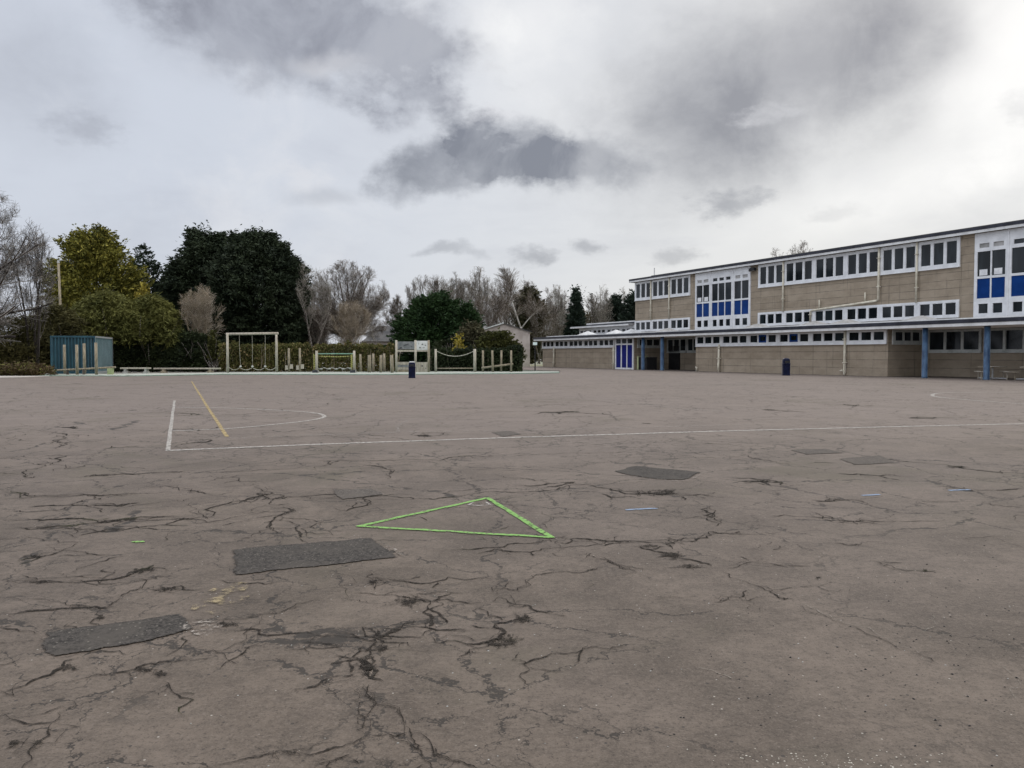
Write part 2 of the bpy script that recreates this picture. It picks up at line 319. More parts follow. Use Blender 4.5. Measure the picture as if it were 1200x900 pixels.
class MB:
    def __init__(s, off=(0, 0, 0)): s.v = []; s.f = []; s.off = off
    def add(s, vs, fs):
        b = len(s.v); o = s.off
        s.v += [(x - o[0], y - o[1], z - o[2]) for x, y, z in vs]
        s.f += [tuple(b + i for i in f) for f in fs]; return s
    def box(s, x0, x1, y0, y1, z0, z1):
        if x0 > x1: x0, x1 = x1, x0
        if y0 > y1: y0, y1 = y1, y0
        return s.add([(x0, y0, z0), (x1, y0, z0), (x1, y1, z0), (x0, y1, z0), (x0, y0, z1), (x1, y0, z1), (x1, y1, z1), (x0, y1, z1)],
                     [(0, 3, 2, 1), (4, 5, 6, 7), (0, 1, 5, 4), (1, 2, 6, 5), (2, 3, 7, 6), (3, 0, 4, 7)])
    def tube(s, pts, rad, n=8, cap=True):
        P = [np.array(p, float) for p in pts]; k = len(P)
        if not isinstance(rad, (list, tuple)): rad = [rad] * k
        vs = []; fs = []
        for i in range(k):
            t = P[min(i + 1, k - 1)] - P[max(i - 1, 0)]; t /= (np.linalg.norm(t) + 1e-9)
            a = np.cross(t, (0, 0, 1.0));
            if np.linalg.norm(a) < 0.05: a = np.cross(t, (0, 1.0, 0))
            a /= np.linalg.norm(a); c = np.cross(a, t)
            for j in range(n):
                w = 2 * pi * (j + 0.5) / n
                vs.append(tuple(P[i] + rad[i] * (cos(w) * a + sin(w) * c)))
        for i in range(k - 1):
            for j in range(n):
                fs.append((i * n + j, i * n + (j + 1) % n, (i + 1) * n + (j + 1) % n, (i + 1) * n + j))
        if cap: fs += [tuple(range(n))[::-1], tuple((k - 1) * n + j for j in range(n))]
        return s.add(vs, fs)
    def lathe(s, c, prof, n=16):
        vs = []; fs = []; k = len(prof)
        for r, z in prof:
            for j in range(n): vs.append((c[0] + r * cos(2 * pi * j / n), c[1] + r * sin(2 * pi * j / n), c[2] + z))
        for i in range(k - 1):
            for j in range(n): fs.append((i * n + j, i * n + (j + 1) % n, (i + 1) * n + (j + 1) % n, (i + 1) * n + j))
        fs += [tuple(range(n))[::-1], tuple((k - 1) * n + j for j in range(n))]
        return s.add(vs, fs)
    def prism(s, poly, axis_vec):
        k = len(poly); a = axis_vec
        vs = list(poly) + [(p[0] + a[0], p[1] + a[1], p[2] + a[2]) for p in poly]
        fs = [tuple(range(k))[::-1], tuple(range(k, 2 * k))] + [(i, (i + 1) % k, k + (i + 1) % k, k + i) for i in range(k)]
        return s.add(vs, fs)
    def build(s, name, m, parent=None, smooth=False, label=None):
        me = bpy.data.meshes.new(name); me.from_pydata(s.v, [], s.f)
        if smooth:
            for p in me.polygons: p.use_smooth = len(p.vertices) == 4
        me.update(); me.materials.append(m)
        o = bpy.data.objects.new(name, me); COL.objects.link(o)
        if parent is not None: o.parent = parent
        if label: o['label'] = label
        return o

def thing(name, label, cat, loc, group=None, rz=0.0):
    o = bpy.data.objects.new(name, None); COL.objects.link(o); o.empty_display_size = 0.3
    o.location = loc; o.rotation_euler = (0, 0, rz); o['label'] = label; o['category'] = cat
    if group: o['group'] = group
    return o
def struct(o, label=None):
    o['kind'] = 'structure'
    if label: o['label'] = label
    return o

# ------------------------------------------------------------------ sky and light
def build_world():
    w = bpy.data.worlds.new('World'); SC.world = w; w.use_nodes = True
    nt = w.node_tree; nt.nodes.clear()
    out = nt.nodes.new('ShaderNodeOutputWorld')
    d = nt.nodes.new('ShaderNodeTexCoord').outputs['Generated']
    # ragged edges: shift the direction by noise
    def shift(scale, amp, detail, vec):
        n = nt.nodes.new('ShaderNodeTexNoise'); n.inputs['Scale'].default_value = scale; n.inputs['Detail'].default_value = detail; n.inputs['Roughness'].default_value = 0.55
        nt.links.new(d, n.inputs['Vector'])
        s = nt.nodes.new('ShaderNodeVectorMath'); s.operation = 'SUBTRACT'; nt.links.new(n.outputs['Color'], s.inputs[0]); s.inputs[1].default_value = (0.5, 0.5, 0.5)
        q = nt.nodes.new('ShaderNodeVectorMath'); q.operation = 'MULTIPLY_ADD'; nt.links.new(s.outputs[0], q.inputs[0]); q.inputs[1].default_value = (amp, amp, amp * 0.8); nt.links.new(vec, q.inputs[2])
        return q.outputs[0]
    dd = shift(4.0, 0.12, 3, d); dd = shift(13, 0.045, 5, dd)
    fb = math_n(nt, 'ADD', math_n(nt, 'MULTIPLY', noise(nt, vscale(nt, d, (1, 1, 1.5)), 8.0, 9, 0.60, 0.25), 0.62), math_n(nt, 'MULTIPLY', noise(nt, vscale(nt, d, (1, 1, 1.4)), 22.0, 8, 0.62), 0.38))
    fb = math_n(nt, 'SUBTRACT', fb, 0.5)
    fb2 = math_n(nt, 'SUBTRACT', noise(nt, vscale(nt, d, (1, 1, 1.9)), 42.0, 7, 0.62), 0.5)
    def blob(px, py, hw, hh, rot=0, soft=0.25, vec=None):
        r = np.array(ray(px, py)); c = r / np.linalg.norm(r)
        rt = np.cross(c, (0, 0, 1.0)); rt /= np.linalg.norm(rt); up = np.cross(rt, c)
        a = radians(rot); r2 = rt * cos(a) - up * sin(a); u2 = rt * sin(a) + up * cos(a)
        vec = vec or dd
        sub = nt.nodes.new('ShaderNodeVectorMath'); sub.operation = 'SUBTRACT'; nt.links.new(vec, sub.inputs[0]); sub.inputs[1].default_value = tuple(c)
        def dot(v, s):
            n = nt.nodes.new('ShaderNodeVectorMath'); n.operation = 'DOT_PRODUCT'; nt.links.new(sub.outputs[0], n.inputs[0]); n.inputs[1].default_value = tuple(v / s); return n.outputs['Value']
        k = np.linalg.norm(r) * F
        A = dot(r2, hw / k); B = dot(u2, hh / k)
        rr = math_n(nt, 'SQRT', math_n(nt, 'ADD', math_n(nt, 'MULTIPLY', A, A), math_n(nt, 'MULTIPLY', B, B)))
        base_ = math_n(nt, 'SUBTRACT', 1.0, rr)
        if hw < 56:   return ramp(nt, math_n(nt, 'ADD', base_, math_n(nt, 'MULTIPLY', fb2, 1.9)), -0.25, 0.85)
        if soft < .75: return ramp(nt, math_n(nt, 'ADD', base_, math_n(nt, 'MULTIPLY', fb, 2.0)), -0.15, soft * 1.15)
        return ramp(nt, math_n(nt, 'ADD', base_, math_n(nt, 'MULTIPLY', fb, 1.1)), -0.25, 0.95)
    sep = nt.nodes.new('ShaderNodeSeparateXYZ'); nt.links.new(d, sep.inputs[0])
    # base overcast: bluish to the left, neutral and brighter to the right
    base = mixc(nt, ramp(nt, sep.outputs[0], -0.45, 0.45), (0.66, 0.70, 0.785), (0.825, 0.825, 0.82))
    pl = nt.nodes.new('ShaderNodeCombineXYZ')
    zz = math_n(nt, 'ADD', math_n(nt, 'MAXIMUM', sep.outputs[2], 0.0), 0.18)
    nt.links.new(math_n(nt, 'DIVIDE', sep.outputs[0], zz), pl.inputs[0]); nt.links.new(math_n(nt, 'DIVIDE', sep.outputs[1], zz), pl.inputs[1])
    tex = noise(nt, pl.outputs[0], 0.9, 8, 0.6, 0.3)
    tex2 = noise(nt, d, 6.0, 7, 0.6, 0.5)
    base = mixc(nt, ramp(nt, tex, 0.45, 0.72, 0.0, 0.30), base, (0.42, 0.44, 0.52))
    base = mixc(nt, ramp(nt, tex2, 0.5, 0.75, 0.0, 0.45), base, (0.86, 0.86, 0.88))
    def paint(col, lst, color, k=1.0, mod=(1.15, 0.62)):
        tot = None
        for (a, wgt) in lst:
            t = math_n(nt, 'MULTIPLY', a, wgt * k)
            tot = t if tot is None else math_n(nt, 'ADD', tot, t)
        tot = math_n(nt, 'MINIMUM', tot, 1.0)
        tot = math_n(nt, 'MULTIPLY', tot, ramp(nt, tex2, 0.30, 0.62, *mod))
        return mixc(nt, math_n(nt, 'MINIMUM', tot, 1.0), col, color)
    base = paint(base, [(blob(1195, 70, 130, 190, 0, 0.9), 1.0), (blob(620, 30, 110, 70, 0, 0.8), 0.8), (blob(1060, 230, 210, 45, -8, 0.8), 0.45), (blob(660, 120, 160, 70, 0, 0.9), 0.35)], (1.08, 1.07, 1.05))
    # high grey veil over the right, big cloud left of centre
    base = paint(base, [(blob(920, 85, 320, 140, -16, 0.85), 0.70), (blob(1010, 50, 170, 100, -30, 0.9), 0.36), (blob(850, 150, 170, 70, 14, 0.9), 0.28)], (0.30, 0.305, 0.335), 1.0, (1.06, 0.78))
    base = paint(base, [(blob(390, 40, 235, 72, 8, 0.5), 0.8), (blob(470, 75, 120, 66, 20, 0.5), 0.45), (blob(510, 125, 75, 32, 5, 0.5), 0.55), (blob(240, 30, 120, 60, 0, 0.9), 0.4),
                        (blob(40, 90, 110, 100, 0, 0.95), 0.35), (blob(95, 158, 45, 25, 0, 0.8), 0.35)], (0.30, 0.31, 0.36))
    base = paint(base, [(blob(400, 78, 70, 16, 10, 0.7), 0.55), (blob(372, 195, 42, 16, 0, 0.6), 0.7), (blob(915, 132, 48, 9, 4, 0.6), 0.55), (blob(590, 150, 40, 10, 0, 0.7), 0.8)], (0.80, 0.80, 0.83))
    base = paint(base, [(blob(512, 208, 66, 36, -4, 0.38), 0.8), (blob(600, 182, 70, 40, 12, 0.38), 0.72), (blob(675, 192, 100, 32, -10, 0.6), 0.8), (blob(560, 165, 50, 30, 10, 0.6), 0.6), (blob(390, 218, 60, 14, 0, 0.8), 0.4),
                        (blob(855, 232, 48, 22, 8, 0.6), 0.55), (blob(616, 300, 26, 10, 14, 0.6), 0.55), (blob(675, 294, 26, 13, 12, 0.6), 0.55), (blob(525, 302, 42, 8, 0, 0.7), 0.4),
                        (blob(795, 296, 34, 11, 0, 0.7), 0.4), (blob(985, 258, 40, 12, 0, 0.7), 0.25), (blob(1192, 122, 22, 24, 20, 0.6), 0.7)], (0.23, 0.242, 0.285))
    base = paint(base, [(blob(1200, 60, 75, 150, 8, 0.9), 0.85), (blob(1080, 250, 160, 45, -8, 0.9), 0.35)], (1.06, 1.05, 1.03), 1.0, (1.05, 0.85))
    # the overcast overhead is brighter than low down
    boost = ramp(nt, sep.outputs[2], 0.44, 0.85, 1.0, 1.95)
    boost = math_n(nt, 'MULTIPLY', boost, ramp(nt, sep.outputs[1], 0.35, -0.35, 1.0, 1.75))  # unseen sky behind the camera brightened too, added to light the facade
    vm = nt.nodes.new('ShaderNodeVectorMath'); vm.operation = 'SCALE'; nt.links.new(base, vm.inputs[0]); nt.links.new(boost, vm.inputs['Scale'])
    b2 = nt.nodes.new('ShaderNodeBackground'); nt.links.new(vm.outputs[0], b2.inputs[0]); b2.inputs[1].default_value = 1.0
    sky = nt.nodes.new('ShaderNodeTexSky'); sky.sky_type = 'NISHITA'; sky.sun_disc = False
    sky.sun_elevation = radians(42); sky.sun_rotation = radians(38); sky.air_density = 1.2; sky.dust_density = 2.0
    b1 = nt.nodes.new('ShaderNodeBackground'); nt.links.new(sky.outputs[0], b1.inputs[0]); b1.inputs[1].default_value = 0.08
    mx = nt.nodes.new('ShaderNodeMixShader'); mx.inputs[0].default_value = 0.90
    nt.links.new(b1.outputs[0], mx.inputs[1]); nt.links.new(b2.outputs[0], mx.inputs[2]); nt.links.new(mx.outputs[0], out.inputs[0])
    w.cycles.sampling_method = 'AUTOMATIC'
    L = bpy.data.lights.new('sun', 'SUN'); L.energy = 0.7; L.angle = radians(25); L.color = (1.0, 0.95, 0.88)
    lo = bpy.data.objects.new('sun', L); COL.objects.link(lo)
    lo.rotation_euler = (radians(48), 0, radians(180 - 38))
build_world()
SC.view_settings.view_transform = 'Standard'; SC.view_settings.look = 'None'
SC.view_settings.exposure = 0.0; SC.view_settings.gamma = 1.0; SC.view_settings.use_curve_mapping = False

# ------------------------------------------------------------------ ground
def sheet(name, pts, z, m, parent=None):
    b = MB(); b.add([(p[0], p[1], z) for p in pts], [tuple(range(len(pts)))])
    me_o = b.build(name, m, parent)
    if me_o.data.polygons[0].normal.z < 0: me_o.data.flip_normals()
    return me_o
struct(sheet('ground', [(-1500, -600), (1500, -600), (1500, 2600), (-1500, 2600)], -0.09, M['earth']))
EDGE = [G(-120, 441.2), G(0, 441.5), G(52, 440.6), G(150, 441.0), G(230, 439.6), G(265, 439.0), G(360, 439.2), G(440, 439.4), G(520, 438.6), G(600, 438.2), G(655, 437.2)]
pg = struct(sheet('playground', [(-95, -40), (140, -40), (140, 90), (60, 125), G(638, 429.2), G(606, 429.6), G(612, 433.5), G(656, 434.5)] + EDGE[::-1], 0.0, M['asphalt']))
struct(sheet('lawn', [G(600, 429.2), G(640, 428.8), (30, 175), (-25, 175)], -0.03, M['lawn']))
# mint coloured safety surfacing along the far edge, with a pale edging
FR = [G(45, 440.4), G(150, 440.8), G(230, 439.4), G(265, 438.8), G(360, 439.0), G(440, 439.2), G(520, 438.4), G(600, 438.0), G(655, 437.0)]
def off(p, k): return (p[0] + k * 0.12, p[1] + k)
BK = [G(45, 438.6), G(150, 438.2), G(230, 437.4), G(265, 436.6), G(360, 436.2), G(440, 436.2), G(520, 435.4), G(600, 434.4), G(655, 435.4)]
struct(sheet('path', FR + BK[::-1], 0.03, M['mint']))
kb = MB()
for i in range(len(FR) - 1):
    p, q = FR[i], FR[i + 1]
    dx, dy = q[0] - p[0], q[1] - p[1]; L_ = sqrt(dx * dx + dy * dy); nx, ny = -dy / L_, dx / L_
    A = [(p[0] - nx * .12, p[1] - ny * .12, -0.05), (q[0] - nx * .12, q[1] - ny * .12, -0.05), (q[0] + nx * .55, q[1] + ny * .55, -0.05), (p[0] + nx * .55, p[1] + ny * .55, -0.05)]
    kb.prism(A, (0, 0, 0.095))
struct(kb.build('kerb', M['mintedge']))
# bare soil verge at the far left
struct(sheet('verge', [G(-160, 443.5), G(-20, 443.0), G(30, 442.2), G(58, 441.0), G(56, 437), G(-160, 434)], 0.012, worn('dry_soil', (0.08, 0.065, 0.04), (0.16, 0.125, 0.08), 1.5, 0.95, 0.0)))

# ------------------------------------------------------------------ painted lines, patches, cracks (parts of the playground)
def ribbon(b, pts, width, z, taper=False):
    P = [np.array(p[:2], float) for p in pts]
    L = len(P); vs = []; fs = []
    for i in range(L):
        t = P[min(i + 1, L - 1)] - P[max(i - 1, 0)]; t /= (np.linalg.norm(t) + 1e-9); n = np.array((-t[1], t[0]))
        w = width[i] if isinstance(width, (list, np.ndarray)) else width
        vs += [(*(P[i] + n * w / 2), z), (*(P[i] - n * w / 2), z)]
    for i in range(L - 1): fs.append((2 * i, 2 * i + 1, 2 * i + 3, 2 * i + 2))
    b.add(vs, fs)
def smooth_pts(pts, n=10):
    P = [np.array(p[:2], float) for p in pts]; out = []
    for i in range(len(P) - 1):
        p0 = P[max(i - 1, 0)]; p1 = P[i]; p2 = P[i + 1]; p3 = P[min(i + 2, len(P) - 1)]
        for k in range(n):
            t = k / n
            out.append(0.5 * ((2 * p1) + (-p0 + p2) * t + (2 * p0 - 5 * p1 + 4 * p2 - p3) * t * t + (-p0 + 3 * p1 - 3 * p2 + p3) * t ** 3))
    out.append(P[-1]); return out
def wobble(pts, amp):
    return [np.array(p[:2]) + rng.normal(0, amp, 2) for p in pts]
def line(pxs, width, m, label, curve=False, name='painted_line', z=0.006):
    pts = [G(*p) for p in pxs]
    pts = smooth_pts(pts, 12 if curve else 8)
    b = MB(); ribbon(b, wobble(pts, width * 0.05), width, z)
    o = b.build(name, M[m], pg, label=label)
    return o
line([(195.5, 528.3), (300, 524), (400, 520), (500, 516.5), (600, 513), (700, 510), (800, 506.8), (900, 504), (1000, 501.5), (1100, 499), (1200, 496.8), (1300, 494.5)], 0.12, 'linewhite', 'long white court line running across the playground')
line([(196.8, 528.5), (200.5, 498), (204.5, 469.5)], 0.065, 'linewhite', 'short white court line at the left end')
line([(224.5, 447), (244.5, 479), (266, 512)], 0.070, 'lineyellow', 'yellow court line')
line([(200, 505.2), (262, 502.8), (320, 497.8), (365, 492.5), (380, 488.3), (368, 484), (325, 480.8), (265, 478.3), (205, 477.4)], 0.09, 'linewhite', 'white painted half oval at the left end of the court', True)
line([(204, 470), (260, 469.2), (350, 468.5)], 0.14, 'linefaint', 'faint far court line')
line([(268, 513.6), (400, 509), (475, 506.5), (600, 505), (750, 501), (895, 497.6)], 0.13, 'linefaint', 'faint white line beside the long court line')
line([(467.5, 507), (466.5, 501), (472, 495.5), (490, 491), (520, 489)], 0.06, 'linefaint', 'small faint curved line', True)
line([(1200, 473.5), (1150, 470), (1100, 465.5), (1093, 462.6), (1102, 460.8), (1130, 460), (1200, 459.5)], 0.12, 'linewhite', 'white curved line near the canopy', True)
line([(685, 465.2), (740, 471.5), (795, 479)], 0.10, 'linefaint', 'faint slanting line in the middle of the playground')
line([(795, 479.5), (850, 482)], 0.22, 'linefaint', 'short faint line at the end of the slanting one')
line([(955, 494.5), (990, 498), (1030, 503)], 0.07, 'linefaint', 'faint slanting line at the right')
line([(380, 449), (415, 456)], 0.2, 'linefaint', 'faint far line')
line([(413, 486), (426, 486)], 0.25, 'linefaint', 'short white dash')
line([(490, 448.5), (508, 450)], 0.3, 'linefaint', 'small far white dash')
line([(782, 452.6), (806, 453)], 0.3, 'linefaint', 'small white dash before the recess')
line([(665, 441.5), (705, 441)], 0.5, 'linefaint', 'long faint dash by the school corner')
line([(840, 514.5), (862, 516)], 0.07, 'linefaint', 'tiny faint dash')
# the green triangle
TRI = [(420, 617.3), (571, 584), (646, 630.5)]
tri = [G(*p) for p in TRI]
b = MB()
for i in range(3):
    p, q = np.array(tri[i][:2]), np.array(tri[(i + 1) % 3][:2])
    t = (q - p) / np.linalg.norm(q - p)
    n = 14; pts = [p - t * 0.01 + (q - p + t * 0.02) * k / n for k in range(n + 1)]
    ribbon(b, wobble(pts, 0.004), np.array([0.052 + 0.006 * math.sin(k * 2.1 + i) for k in range(n + 1)]), 0.006 + 0.001 * i)
b.build('painted_triangle', M['linegreen'], pg, label='green painted triangle outline')
b = MB(); ribbon(b, [G(*p) for p in [(555, 589.3), (549, 592.2), (560, 593), (574.5, 592.2), (569, 588.6)]], 0.024, 0.006)
b.build('chalk_mark', M['linewhite'], pg, label='small white arrow-like mark inside the green triangle')
for pa, lb in (([(733, 598), (769, 596.3)], 'pale blue dash nearest the camera'), ([(1010, 581.2), (1031, 580)], 'pale blue dash with worn end'), ([(1112, 575.2), (1136, 574.2)], 'pale blue dash farthest right')):
    line(pa, 0.05, 'lineblue', lb, name='painted_dash')
line([(156, 636), (169, 635)], 0.05, 'linegreen', 'small bright green dash', name='painted_dash')

def ragged(pxs, amp, sub=10, seed=0):
    r = np.random.default_rng(seed); P = [np.array(G(*p)[:2]) for p in pxs]; out = []
    for i in range(len(P)):
        p, q = P[i], P[(i + 1) % len(P)]
        e = q - p; nv = np.array((-e[1], e[0])) / (np.linalg.norm(e) + 1e-9); sk = int(max(3, min(sub, np.linalg.norm(e) / 0.035)))
        w0 = 0.0; f0 = r.uniform(2, 6); f1 = r.uniform(0, 6)
        for k in range(sk):
            w0 = .75 * w0 + r.normal(0, amp * .45)
            out.append(p + e * k / sk + nv * ((w0 + amp * .7 * sin(f0 * k / sk + f1)) * min(1, k / 3, (sk - k) / 3)))
    return out
def patch(pxs, m, label, amp=0.016, z=0.0065, seed=0, name='repair_patch', sub=26):
    pts = ragged(pxs, amp, sub, seed); c = sum(pts) / len(pts); n = len(pts)
    if m in ('stain', 'grit'):
        o = sheet(name, pts, z, M[m], pg); o['label'] = label; return o
    inner = [p + (c - p) * 0.15 for p in pts]
    vs = [(*p, z) for p in pts] + [(*p, z) for p in inner] + [(*c, z)]
    fs = [(i, (i + 1) % n, n + (i + 1) % n, n + i) for i in range(n)] + [(n + i, n + (i + 1) % n, 2 * n) for i in range(n)]
    me = bpy.data.meshes.new(name); me.from_pydata(vs, [], fs); me.update()
    if sum(p.normal.z for p in me.polygons) < 0: me.flip_normals()
    me.attributes.new('core', 'FLOAT', 'POINT').data.foreach_set('value', np.array([0.] * n + [1.5] * n + [1.6], np.float32))
    me.materials.append(M[m]); o = bpy.data.objects.new(name, me); COL.objects.link(o); o.parent = pg; o['label'] = label; return o
patch([(268, 645), (330, 639), (438, 630.5), (470, 654), (380, 664), (272, 675.5)], 'patch', 'dark repair patch below the green triangle', seed=1)
patch([(50, 742), (140, 730), (214, 719.5), (231, 737), (150, 757), (62, 770.5), (47, 762)], 'patch', 'dark repair patch at the left', seed=2)
patch([(389, 574.5), (436, 573), (450, 580), (400, 586)], 'oldpatch', 'small faded repair patch left of the triangle', seed=3)
patch([(718, 552.5), (745, 546), (824, 554), (802, 563), (770, 562), (735, 557)], 'patch', 'dark diamond shaped repair patch', seed=4)
patch([(925, 527.5), (968, 526), (990, 531), (945, 533)], 'oldpatch', 'faded oblong repair patch at the right', seed=5)
patch([(982, 538), (1030, 534), (1052, 543), (1000, 545)], 'oldpatch', 'faded patch with pale rim at the right', seed=6)
patch([(575, 507), (598, 505), (612, 509), (590, 512)], 'oldpatch', 'small dark patch on the court line', seed=7)
patch([(222, 704), (250, 690), (288, 682), (293, 700), (262, 720), (234, 724)], 'stain', 'pale yellowish scuffed stain', 0.02, 0.008, 8, 'stain')
patch([(205, 735), (250, 725), (262, 735), (240, 748)], 'grit', 'pale scuffed stain beside the left patch', 0.02, 0.007, 9, 'stain')
# pale worn rims on the near patches
b = MB()
for pts in ([(438, 630.5), (455, 642), (477, 656)], [(436, 573), (452, 581)], [(440, 632), (480, 657)], [(735, 557), (770, 562.5), (806, 563.5), (826, 553.5)], [(982, 538), (1000, 546), (1052, 543.5)]):
    ribbon(b, wobble(smooth_pts([G(*p) for p in pts], 12), 0.006), 0.022, 0.013)
b.build('patch_rim', M['grit'], pg)

def fractal(pts, depth=5, amp=0.16):
    P = [np.array(p[:2], float) for p in pts]
    while depth > 0:
        out = []
        for i in range(len(P) - 1):
            d = P[i + 1] - P[i]; n = np.array((-d[1], d[0]))
            out += [P[i], (P[i] + P[i + 1]) / 2 + n * rng.normal(0, amp) + d * rng.normal(0, 0.05)]
        out.append(P[-1]); P = out; depth -= 1
        amp *= 0.97
        if len(P) > 260: break
    return P
class Crumbs:
    """strips of crack debris: a point attribute says how near a vertex is to the crack's middle"""
    def __init__(s): s.v = []; s.f = []; s.c = []
    def strip(s, P, W, z):
        n = len(P); b0 = len(s.v)
        for i in range(n):
            t = P[min(i + 1, n - 1)] - P[max(i - 1, 0)]; t = t / (np.linalg.norm(t) + 1e-9); nv = np.array((-t[1], t[0]))
            for k, c in ((-1, 0.), (0, 1.), (1, 0.)):
                s.v.append((*(P[i] + nv * W[i] * k), z)); s.c.append(c if 0 < i < n - 1 else c * .35)
        for i in range(n - 1):
            a = b0 + 3 * i; s.f += [(a, a + 3, a + 4, a + 1), (a + 1, a + 4, a + 5, a + 2)]
    def fan(s, c, rim, z, top=1.0):
        b0 = len(s.v); n = len(rim); s.v.append((*c, z)); s.c.append(top)
        for p in rim: s.v.append((*(c + (p - c) * .55), z)); s.c.append(top * .8)
        for p in rim: s.v.append((*p, z)); s.c.append(0.)
        for i in range(n):
            j = (i + 1) % n; s.f.append((b0, b0 + 1 + i, b0 + 1 + j)); s.f.append((b0 + 1 + i, b0 + 1 + n + i, b0 + 1 + n + j, b0 + 1 + j))
    def build(s, name, m, parent):
        me = bpy.data.meshes.new(name); me.from_pydata(s.v, [], s.f)
        me.attributes.new('core', 'FLOAT', 'POINT').data.foreach_set('value', np.array(s.c, np.float32))
        me.materials.append(m); o = bpy.data.objects.new(name, me); COL.objects.link(o); o.parent = parent; return o
cb = Crumbs(); cpale = Crumbs()
def crack(pts, w, target=None, branch=True, lev=0):
    """a crack through ground points: jagged, of varying width, fading at both ends, with side cracks"""
    tot = sum(np.linalg.norm(np.array(pts[i + 1][:2]) - np.array(pts[i][:2])) for i in range(len(pts) - 1))
    dist = np.linalg.norm(np.array(pts[0][:2]))
    step = 0.02 + 0.006 * dist
    depth = int(max(1, min(6, math.ceil(math.log2(max(1.01, tot / max(1, len(pts) - 1) / step))))))
    P = fractal(pts, depth, 0.15)
    n = len(P); u = np.linspace(0, 1, n)
    env = np.clip(np.minimum(u, 1 - u) * 7, 0.18, 1)
    nz = np.interp(u, np.linspace(0, 1, max(4, n // 4)), rng.lognormal(-0.1, 0.55, max(4, n // 4)))
    fine = rng.lognormal(0, 0.28, n)
    W = np.clip(w * env * nz * fine, 0.004, w * 2.6)
    (target or cb).strip(P, W * 0.31, 0.004 + 0.001 * random.random())
    if target is None and lev == 0 and n > 8 and random.random() < 0.75:      # a thinner strand running beside it
        i0 = rng.integers(0, n // 2); i1 = rng.integers(n // 2 + 1, n)
        q = [p + rng.normal(0, w * 1.6, 2) for p in P[i0:i1:max(1, (i1 - i0) // 5)]]
        if len(q) > 2: crack(q, w * 0.5, None, True, 1)
    if branch and lev < 2:
        for _ in range(rng.poisson(tot * (0.9 if lev == 0 else 0.5) / (0.3 + 0.05 * dist))):
            i = rng.integers(1, n - 1); t = P[i] - P[i - 1]; a = math.atan2(t[1], t[0]) + random.choice((-1, 1)) * random.uniform(0.5, 1.3)
            L = random.uniform(0.08, 0.40) * (0.5 + 0.07 * dist)
            p = P[i]; q = [p]
            for k in range(3):
                a += random.gauss(0, 0.35); p = p + np.array((cos(a), sin(a))) * L / 3; q.append(p)
            crack(q, w * 0.6, target, True, lev + 1)
def Zc(pts, ox, oy, s): return [G(ox + x / s, oy + y / s) for x, y in pts]
Z4 = [([(90,295),(112,340),(135,382),(210,385),(290,388)],.014),([(175,315),(250,318),(330,322),(430,322),(520,318),(610,312)],.032),([(215,295),(250,318),(232,350)],.03),([(430,322),(415,345)],.03),
 ([(135,358),(220,360),(300,365),(350,375),(420,385),(500,385),(580,390)],.034),([(580,390),(620,370),(700,395),(740,415),(820,422)],.034),([(340,360),(385,420),(395,465)],.045),
 ([(200,468),(290,470),(330,465),(395,465),(470,473),(530,475)],.034),([(200,550),(240,510),(285,480),(330,465)],.05),([(395,490),(440,515),(520,517),(590,510),(640,480),(640,450),(700,440),(740,415)],.035),
 ([(490,560),(530,535),(590,515)],.018),([(545,400),(590,430),(640,445)],.03),([(680,540),(710,590),(722,645)],.024),([(710,590),(760,598),(820,603)],.016),([(100,555),(180,560),(240,600),(265,635)],.04),
 ([(0,660),(60,645),(130,615),(180,612)],.026),([(205,515),(235,570),(265,635)],.03),([(265,635),(310,720),(345,790),(380,850),(410,900),(440,950)],.022),([(215,640),(210,670),(185,720),(200,770),(205,800)],.026),
 ([(215,640),(232,690),(205,745),(205,800)],.015),([(0,862),(80,850),(150,828),(210,800),(280,797),(345,795)],.024),([(345,790),(420,860),(470,880),(540,895),(600,940)],.024),([(70,870),(85,900),(95,940)],.028),([(160,870),(190,895)],.02),
 ([(610,345),(680,350),(740,300),(830,290),(960,280)],.026),([(430,225),(560,220),(700,205),(830,190),(950,212),(1059,195)],.034),([(540,240),(700,230),(840,215),(960,200)],.045),([(870,245),(905,235),(960,260),(1059,290)],.034),
 ([(0,65),(200,60),(400,65),(560,50),(760,40),(900,20),(1059,10)],.045),([(150,100),(190,75)],.04),([(370,120),(400,135)],.025),([(630,60),(700,100),(760,140),(775,160)],.018)]
